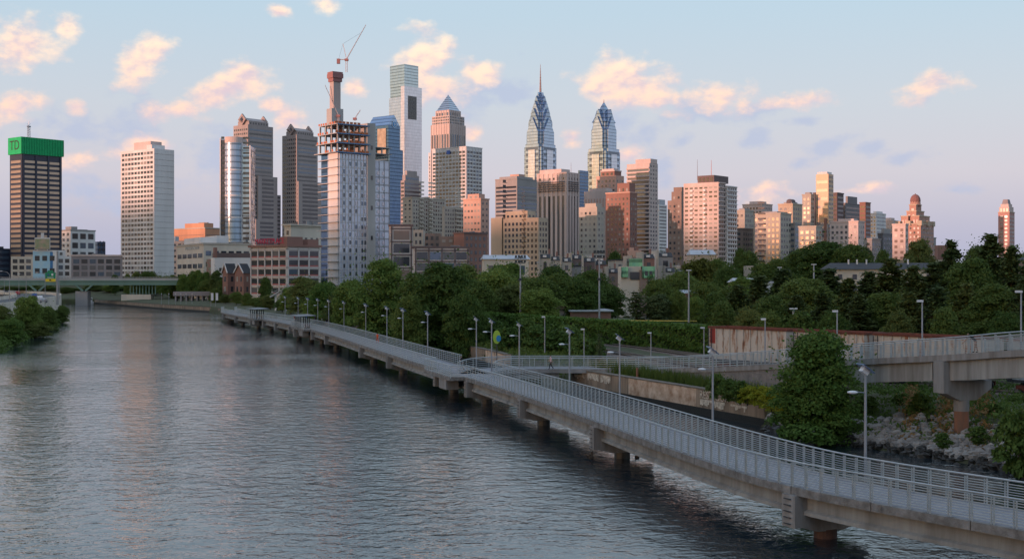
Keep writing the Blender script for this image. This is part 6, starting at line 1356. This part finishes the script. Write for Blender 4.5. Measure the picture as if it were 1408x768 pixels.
# ------------------------------------------------------------------ green girder bridge, expressway, signs
gp = wallc('green_girder_paint', (.12, .20, .17)); br = thing('girder_bridge', 'green steel girder bridge with a stone pier across the river at the left', 'bridge'); yb = 650.0
def bxp(u, y=yb): return (u - CU) / F * y
b = MB(); b.box(-330, bxp(246), yb, yb + 16, 12.6, 13.3); b.build('deck', w_conc, br); b = MB(); b.box(-330, bxp(250), yb - .5, yb - .02, 10.4, 12.8); b.box(-330, bxp(250), yb - .8, yb - .52, 12.3, 12.6); b.box(-330, bxp(250), yb - .8, yb - .52, 10.4, 10.7); b.build('girder', gp, br)
MB().box(-330, bxp(248), yb - .4, yb - .1, 12.83, 13.95).build('parapet', w_conc, br); b = MB(); b.box(-330, bxp(246), yb - .1, yb + .1, 14.4, 14.55)
for k in range(110): x = -330 + k * 1.45; b.box(x, x + .12, yb - .08, yb + .08, 13.3, 14.4)
tag(b.build('parapet_rail', w_grey, br), kind='stuff')
for u in (52, 116):
    x = bxp(u)
    for s_ in (-1, 1): MB().bar((x + s_ * .6, yb - .2, 7.4), (x + s_ * 4.6, yb - .2, 10.9), .9, .9).build('pier_brace', gp, br)
for u, w in ((112, 6.2), (187, 15)): MB().box(bxp(u) - w / 2, bxp(u) + w / 2, yb, yb + 5, -2, 7.3 if u < 150 else 5.6).build('stone_pier', w_grey if u < 150 else w_cream, br)
for k in range(9): x = bxp(178) + k * 1.6; MB().box(x, x + .4, yb + .5, yb + 1, 5.61, 10.9).build('column', gp, br)
tag(br.children[0], None)
bo = thing('moored_boat', 'small white cabin boat moored beside the bridge pier', 'boat', (bxp(122.5, 690), 690, 0)); b = MB(); b.prism([(-1.6, -4), (1.6, -4), (1.6, 2.5), (0, 5), (-1.6, 2.5)], -.3, 1.2, 1.08); b.build('hull', w_white, bo); MB().box(-1.2, 1.2, -2.5, 1.8, 1.21, 3.4).build('cabin', w_white, bo); MB().box(-1.25, 1.25, -2.0, 1.2, 2.2, 2.9).build('cabin_window', g_dark, bo)
# expressway on the left bank
asph = mat('asphalt', (.10, .10, .105), .9, var=.25, scale=.6); RC = catmull([(-126, 262), (-136, 300), (-146, 345), (-157, 395), (-169, 440), (-186, 500), (-212, 570), (-250, 640), (-320, 740)], 6)
rz_ = [(x, y, 6.2) for x, y in RC]
tag(MB().sweep(rz_, [(-9, 0), (9, 0), (9, -1), (-9, -1)]).build('expressway_road', asph), kind='structure')
lm_ = mat('road_paint', (.6, .6, .58), .7)
b = MB()
for i in range(0, len(rz_) - 1): 
    if i % 2: b.sweep([(*rz_[i][:2], 6.206), (*rz_[i + 1][:2], 6.206)], [(-.1, 0), (.1, 0)], closed=False)
tag(b.build('lane_markings', lm_), kind='structure')
for o, lab in ((8.6, 'pale concrete barrier along the river side of the expressway'), (-9.0, 'pale concrete barrier along the inner side of the expressway')):
    q = thing('road_barrier', lab, 'barrier'); MB().sweep(rz_, [(o, 1.15), (o + .4, 1.15), (o + .5, -5.5 if o > 0 else 0), (o - .1, 0.003)]).build('barrier_wall', w_cream, q)
q = thing('ramp_wall', 'curved pale retaining wall at the left edge beside the expressway', 'wall'); MB().sweep([(x, y, 6.2) for x, y in catmull([(-166, 330), (-160, 372), (-166, 420), (-186, 452), (-215, 470)], 5)], [(-9, 3.0), (-8.5, 3.0), (-8.5, -1), (-9, -1)]).build('wall_panel', w_cream, q)
def car(label, u, v, cm, big=1.0, rz=None):
    x, y, _ = pz(u, v, 6.2); i = min(range(len(RC)), key=lambda i: abs(RC[i][1] - y)); j = min(i + 1, len(RC) - 1); rz = math.atan2(RC[j][1] - RC[i - 1][1], RC[j][0] - RC[i - 1][0])
    r = thing('car', label, 'car', (x, y, 6.2), rz, 'cars on the expressway'); L, W, H = 4.6 * big, 1.85, 1.45 * big
    b = MB(); prof = [(-L / 2, .35), (L / 2, .35), (L / 2, .8), (L * .28, .98), (L * .12, H), (-L * .3, H), (-L * .44, 1.0), (-L / 2, .95)]; n = len(prof)
    b.add([(px_, s * W / 2 * (1 if z_ < 1.05 else .84), z_) for s in (-1, 1) for px_, z_ in prof], [tuple(range(n - 1, -1, -1)), tuple(range(n, 2 * n))] + [(i_, (i_ + 1) % n, (i_ + 1) % n + n, i_ + n) for i_ in range(n)]); b.build('body', cm, r)
    b = MB(); b.box(-L * .28, L * .12, -W * .43, W * .43, 1.02, H - .12); b.build('side_glass', g_dark, r)
    for sx in (-.32, .32):
        for sy in (-1, 1): MB().tube((L * sx, sy * (W / 2 - .2), .33), (L * sx, sy * (W / 2 + .02), .33), .33, n=12).build('wheel', steel_d, r)
    for sy in (-.6, .6): MB().box(-L / 2 - .03, -L / 2, sy - .18, sy + .18, .7, .85).build('tail_light', redp, r)
c_r = mat('red_car_paint', (.35, .02, .02), .3); c_b = mat('blue_car_paint', (.03, .08, .25), .3); c_w = mat('white_car_paint', (.7, .7, .72), .3); c_k = mat('black_car_paint', (.02, .02, .025), .3); c_s = mat('silver_car_paint', (.35, .36, .38), .3, metal=.5)
for a in (('red car leading on the expressway at the far left', 24, 405.5, c_r, 1.2), ('dark blue car on the expressway left of the white one', 47.5, 409, c_b, 1.2), ('white car near the outer barrier of the expressway', 55, 412.5, c_w, 1.1), ('black car right behind the dark blue one', 47.5, 413, c_k, 1.1), ('silver car farthest to the right on the expressway', 60, 416, c_s, 1), ('dark car entering the curve at the left edge', 8, 404, c_k, 1.2)): car(*a)
# overhead sign on its post
x, y, _ = pd(79, 400, 430); q = thing('highway_sign', 'green and yellow overhead highway sign on a thick grey post', 'road sign', (x, y, 5)); MB().tube((0, 0, 0), (0, 0, CH + y * (HV - 345) / F - 5), .42, .3, 12).build('post', w_grey, q)
MB().tube((0, 0, 10.5), (-4.6, 0, 10.5), .15).build('arm', w_grey, q); zt_ = CH + y * (HV - 374.5) / F - 5; zm = CH + y * (HV - 382.8) / F - 5; zl = CH + y * (HV - 387) / F - 5
sp_ = MB().box(-4.0, -.55, -.35, -.2, zm, zt_).build('green_panel', mat('sign_green', (.0, .22, .10), .5), q); MB().box(-4.0, -.55, -.35, -.2, zl, zm - .05).build('yellow_panel', mat('sign_yellow', (.75, .55, .03), .5), q)
MB().prism([(-3.4, -.34), (-1.2, -.34), (-1.2, -.2), (-3.4, -.2)], zt_ + .01, zt_ + .7, .7).build('top_tab', MATS['sign_green'], q)
sw = mat('sign_white', (.7, .7, .7), .5); b = MB(); b.box(-1.9, -1.3, -.38, -.355, zm + 1.0, zm + 1.7); b.box(-3.3, -1.2, -.38, -.355, zm + .25, zm + .45); b.build('white_legend', sw, q); MB().box(-3.2, -2.6, -.38, -.355, zm + 1.0, zm + 1.6).build('blue_shield', c_b, q); MB().box(-2.6, -2.0, -.38, -.355, zl + .3, zl + .75).build('black_legend', c_k, q)
# curved arm lamps over the expressway and the bridge
def armlamp(): 
    r = thing('highway_lamp', 'x', 'street lamp'); b = MB(); b.tube((0, 0, 0), (0, 0, 8.6), .12, .09, 8); b.tube((0, 0, 8.6), (-.7, 0, 9.3), .07, n=6); b.tube((-.7, 0, 9.3), (-2.2, 0, 9.6), .06, n=6); b.build('pole', w_grey, r); MB().box(-3.0, -2.1, -.18, .18, 9.5, 9.68).build('lamp_head', white_m, r); return r
al = armlamp(); spots = [(13, 372, 380, 'near the left edge, in front of the far shore'), (36, 376, 430, 'behind the left bank tree'), (62, 374, 400, 'just left of the green and yellow sign'), (82, 378, 470, 'just right of the green and yellow sign'), (6, 380, 520, 'cut by the left edge'), (26, 378, 560, 'between the two on the expressway'), (137, 374, 655, 'on the green bridge'), (215, 376, 655, 'at the bridge end under the white slab')]
for k, (u, v, d, lab) in enumerate(spots):
    zb = 6.2 if d < 600 else 13.3; sc = (CH + d * (HV - v) / F - zb) / 9.7; x = (u - CU) / F * d
    if k == 0: al.location = (x, d, zb); al.scale = (sc,) * 3; al['label'] = 'curved arm highway lamp ' + lab; al['group'] = 'highway lamps'
    else: dup(al, (x, d, zb), 0, 'curved arm highway lamp ' + lab, 'highway lamps', sc)
# flood light masts of the ball field, lone poles
def mast(label, u, vt, vb, d, heads):
    x = (u - CU) / F * d; zb = max(ground_z(x, d), CH + d * (HV - vb) / F); H = CH + d * (HV - vt) / F - zb; q = thing('floodlight_mast' if heads else 'light_pole', label, 'light mast', (x, d, zb)); MB().tube((0, 0, 0), (0, 0, H), .2, .12, 8).build('pole', polem, q)
    if heads:
        MB().box(-1.2, 1.2, -.08, .08, H - .5, H - .35).box(-1.0, 1.0, -.08, .08, H - 1.5, H - 1.35).build('crossbar', steel_d, q)
        for zz in (H - .2, H - 1.2):
            for xx in (-.9, -.3, .3, .9): MB().box(xx - .22, xx + .22, -.35, .1, zz - .1, zz + .35).build('floodlight', steel_d, q)
        MB().box(-.35, .35, -.3, .2, H * .58, H * .58 + .5).build('control_box', steel_d, q)
    else: MB().box(-.5, .5, -.2, .2, H, H + .18).build('lamp_head', white_m, q)
mast('tall floodlight mast left of the vine hedge middle, left of the ball field', 715.5, 352, 432, 262, 1); mast('tall floodlight mast rising beside the white roofed annex', 824, 345, 441, 258, 1); mast('slim pale pole before the dark trees right of the ball field', 947, 372, 443, 250, 0)
mast('short lamp pole at the ball field below the green glass house', 888, 425, 441, 262, 0); mast('pole with a white top before the gabled brick house', 1072, 368, 392, 300, 0); mast('thin lamp pole between the dark trees at the pines\' left', 1119, 364, 402, 260, 0); mast('small globe lamp in front of the pines', 1091, 425, 452, 170, 0)
# fence with the yellow rail, ball field lawn
q = thing('field_fence', 'low fence with a yellow top rail along the ball field', 'fence'); a = pz(826, 440, 5.6); c = pz(958, 441, 5.6); MB().bar((a[0], a[1], 5.6), (c[0], c[1], 5.6), .25, .16).build('yellow_rail', mat('yellow_rail', (.62, .50, .12), .6), q); b = MB()
for k in range(24): f_ = k / 23; x = a[0] + (c[0] - a[0]) * f_; y = a[1] + (c[1] - a[1]) * f_; b.box(x - .04, x + .04, y + .1, y + .18, 4, 5.6)
tag(b.build('fence_posts', steel_d, q), kind='stuff')
lawn = MB(); lawn.add([(2, 222, 4.95), (44, 215, 4.95), (60, 262, 5.1), (2, 290, 5.1)], [(0, 1, 2, 3)]); tag(lawn.build('ball_field_lawn', mat('lawn', (.07, .12, .025), .95, var=.3, scale=.4)), kind='structure')
# round park sign
x, y, _ = pz(683, 478, 3.0); y = 178.0; x = (683 - CU) / F * y; q = thing('park_sign', 'lime green oval sign with a blue dot behind the river wall', 'sign', (x, y, 2.8)); zc = CH + y * (HV - 463) / F - 2.8; rr_ = .9
b = MB(); n = 24; vs = [(rr_ * .6 * math.cos(6.283 * i / n), yy, zc + rr_ * 1.05 * math.sin(6.283 * i / n)) for yy in (0, .12) for i in range(n)]; b.add(vs, [tuple(range(n)), tuple(range(2 * n - 1, n - 1, -1))] + [(i, i + n, (i + 1) % n + n, (i + 1) % n) for i in range(n)]); b.build('sign_disc', mat('lime_sign', (.32, .50, .06), .6), q)
vs = [(.26 + .33 * math.cos(6.283 * i / n), yy, zc - .2 + .45 * math.sin(6.283 * i / n)) for yy in (-.05, -.005) for i in range(n)]; b = MB(); b.add(vs, [tuple(range(n)), tuple(range(2 * n - 1, n - 1, -1))] + [(i, i + n, (i + 1) % n + n, (i + 1) % n) for i in range(n)]); b.build('blue_dot', mat('blue_dot', (.02, .22, .5), .6), q); MB().tube((0, .2, -.5), (0, .2, zc), .06).build('post', steel_d, q)
# banners in the park on the far bank
for u, lab in ((290, 'left one of two white banners on poles at the far end of the park'), (296.5, 'right one of two white banners on poles at the far end of the park')):
    x = (u - CU) / F * 520; q = thing('banner_pole', lab, 'banner', (x, 520, 2.5), 0, 'white banners'); MB().tube((0, 0, 0), (0, 0, 5.6), .07).build('pole', polem, q); MB().box(.1, 1.0, -.03, .03, 2.4, 5.4).build('banner', white_m, q)
k = 0
for u in (222, 233, 243, 251, 259, 268): 
    x = (u - CU) / F * 560; q = thing('park_lamp', 'short lamp post on the grassy far bank left of the boardwalk end', 'street lamp', (x, 560 - k, 2.4), 0, 'park lamps on the far bank'); MB().tube((0, 0, 0), (0, 0, 4.6), .07).build('pole', polem, q); MB().sphere((0, 0, 4.7), .2, 8, 5).build('globe', white_m, q); k += 1
wv = thing('railway_viaduct', 'low concrete viaduct running behind the park trees under the cream office', 'viaduct'); MB().box((238 - CU) / F * 600, (292 - CU) / F * 600, 600, 606, 5.6, 7.6).build('deck', w_purple, wv)
for k in range(8): x = (240 - CU) / F * 600 + k * 2.5; MB().box(x, x + .7, 600.5, 604, 0, 5.59).build('column', w_purple, wv)
sw_ = thing('stairway_bridge', 'sloping white footbridge ramp behind the boardwalk lamps', 'footbridge'); a = pd(372, 408, 430); c = pd(396, 394, 430); MB().bar(a, c, 3, .5).build('deck', w_conc, sw_); MB().bar((a[0], a[1], a[2] + 1), (c[0], c[1], c[2] + 1), .1, .1).build('handrail', steel, sw_)
for f_ in (.3, .6, .9): p = Vector(a).lerp(Vector(c), f_); MB().box(p.x - .3, p.x + .3, p.y - .3, p.y + .3, 2, p.z - .3).build('column', w_white, sw_)

# ------------------------------------------------------------------ people
skin = mat('skin', (.42, .26, .19), .7, var=.05); hairm = mat('dark_hair', (.03, .02, .015), .7)
def person(label, loc, rz, shirt, legs, pose='stand', group=None):
    S = {'stand': dict(kl=(.02, .0), kr=(-.02, 0), fl=(.0, 0), fr=(.04, 0), el=(.05, -.05), er=(.02, -.05), hl=(.10, .12), hr=(.16, .1), lean=0),
         'walk': dict(kl=(.17, 0), kr=(-.04, 0), fl=(.22, .0), fr=(-.34, .04), el=(-.1, 0), er=(.12, 0), hl=(-.18, .05), hr=(.28, .12), lean=.03),
         'bend': dict(kl=(.05, 0), kr=(-.05, 0), fl=(.1, 0), fr=(-.15, 0), el=(.5, .1), er=(.5, .1), hl=(.55, -.05), hr=(.55, -.05), lean=.42)}[pose]
    ln = S['lean']; me = bpy.data.meshes.new('person_body'); hz = .93
    V = [(0, 0, hz), (ln * .4, 0, 1.12), (ln * .8, 0, 1.32 - ln * .2), (ln, 0, 1.45 - ln * .35), (ln * 1.15, 0, 1.53 - ln * .4), (ln * 1.25 + .02, 0, 1.62 - ln * .45), (ln * 1.3 + .02, 0, 1.72 - ln * .5)]; rad = [.14, .12, .145, .11, .055, .095, .075]; E = [(i, i + 1) for i in range(6)]
    for sy, kx, fx, ex, hx in ((1, S['kl'], S['fl'], S['el'], S['hl']), (-1, S['kr'], S['fr'], S['er'], S['hr'])):
        o = len(V); V += [(0, sy * .09, hz - .06), (kx[0], sy * .1, .50 + kx[1]), (fx[0], sy * .1, .09 + fx[1]), (fx[0] + .15, sy * .11, .04 + fx[1])]; rad += [.10, .065, .045, .035]; E += [(0, o), (o, o + 1), (o + 1, o + 2), (o + 2, o + 3)]
        o = len(V); sh = 1.40 - ln * .3; V += [(ln * .95, sy * .18, sh), (ln + ex[0] * .6, sy * .23, sh - .28), (ln * (1) + hx[0], sy * .22, sh - .52 + hx[1]), (ln + hx[0] + .03, sy * .21, sh - .60 + hx[1])]; rad += [.06, .045, .035, .035]; E += [(3, o), (o, o + 1), (o + 1, o + 2), (o + 2, o + 3)]
    me.from_pydata(V, E, []); o = bpy.data.objects.new('person', me); COL.objects.link(o); sm = o.modifiers.new('s', 'SKIN'); 
    for i, r in enumerate(rad): me.skin_vertices[0].data[i].radius = (r, r); me.skin_vertices[0].data[i].use_root = (i == 0)
    ss_ = o.modifiers.new('ss', 'SUBSURF'); ss_.levels = 2; ss_.render_levels = 2; bpy.context.view_layer.update(); dg = bpy.context.evaluated_depsgraph_get(); nm = bpy.data.meshes.new_from_object(o.evaluated_get(dg)); o.modifiers.clear(); o.data = nm
    nm.materials.clear()
    for m in (skin, shirt, legs, hairm): nm.materials.append(m)
    for p in nm.polygons:
        c = p.center; hd = 1.53 - ln * .4
        p.material_index = (3 if (c.z > 1.66 - ln * .45 or c.x < ln * 1.25 - .02) else 0) if c.z > hd + .03 and abs(c.y) < .14 else (1 if c.z > .92 and not (abs(c.y) > .17 and c.z < 1.2 - ln * .3) else (0 if abs(c.y) > .165 and c.z > .7 else (3 if c.z < .1 else 2)))
        p.use_smooth = True
    o.location = loc; o.rotation_euler = (0, 0, rz); tag(o, label, 'person', group); return o
def pm(n, c): return mat('cloth_' + n, c, .85, var=.15)
def ondeck(u, v): x, y, z = pz(u, v, ZD + .01); return (x, y, z)
person('person in dark clothes standing at the boardwalk junction', ondeck(635, 508.5), R_(200), pm('black', (.02, .02, .025)), pm('charcoal', (.04, .04, .05)), 'walk')
person('runner in a pale pink shirt on the branch walkway', ondeck(757.5, 507.5), R_(190), pm('pink', (.60, .42, .46)), pm('dark', (.03, .03, .04)), 'walk')
person('person in bright orange walking along the boardwalk', ondeck(519, 471.5), R_(120), pm('orange', (.75, .12, .04)), pm('orange2', (.65, .10, .05)), 'walk')
person('person in a bright blue shirt beside the boardwalk shelter', ondeck(421, 442.5), R_(100), pm('blue', (.03, .18, .5)), pm('dark', (.03, .03, .04)))
person('person in a white shirt on the boardwalk between two lamps', ondeck(443, 446.8), R_(100), pm('white', (.7, .7, .7)), pm('dark', (.03, .03, .04)))
person('dark dressed person right beside the one in the white shirt', ondeck(449, 448.5), R_(80), pm('black', (.02, .02, .025)), pm('brownish', (.2, .1, .07)))
person('dark silhouetted person alone at the rail near the shelter', ondeck(433.5, 444.0), R_(80), pm('black', (.02, .02, .025)), pm('charcoal', (.04, .04, .05)))
person('person with a red top standing under the boardwalk shelter', ondeck(405, 442.5), R_(60), pm('maroon', (.3, .05, .06)), pm('white', (.7, .7, .7)))
i = min(range(len(rpts)), key=lambda i: abs(rpts[i][0] / rpts[i][1] * F + CU - 1325)); person('person bending forward over the ramp railing near the ramp pier', (rpts[i][0] + .9, rpts[i][1] + .6, rpts[i][2] + .02), R_(160), pm('black', (.02, .02, .025)), pm('tan', (.3, .17, .12)), 'bend')
# ducks on the water
dkm = mat('duck_feathers', (.08, .06, .045), .8); dk = thing('duck', 'x', 'duck'); b = MB(); b.sphere((0, 0, .08), .2, 10, 6, .6); b.tube((.14, 0, .12), (.2, 0, .3), .05, .045, 8); b.sphere((.22, 0, .33), .07, 8, 6); b.tube((.28, 0, .32), (.36, 0, .31), .03, .015, 6); b.tube((-.15, 0, .12), (-.3, 0, .18), .06, .02, 6); b.build('body', dkm, dk, smooth=True)
dl = ['duck on the water below the second nearest pier', 'duck close to the first below the boardwalk', 'duck alone on the bright water right of the second nearest pier column']
for k, (u, v) in enumerate(((810, 627), (813, 630), (876, 629))):
    p = pz(u, v, -.02)
    if k == 0: dk.location = p; dk['label'] = dl[0]; dk['group'] = 'ducks on the river'
    else: dup(dk, p, k * 1.0, dl[k], 'ducks on the river')
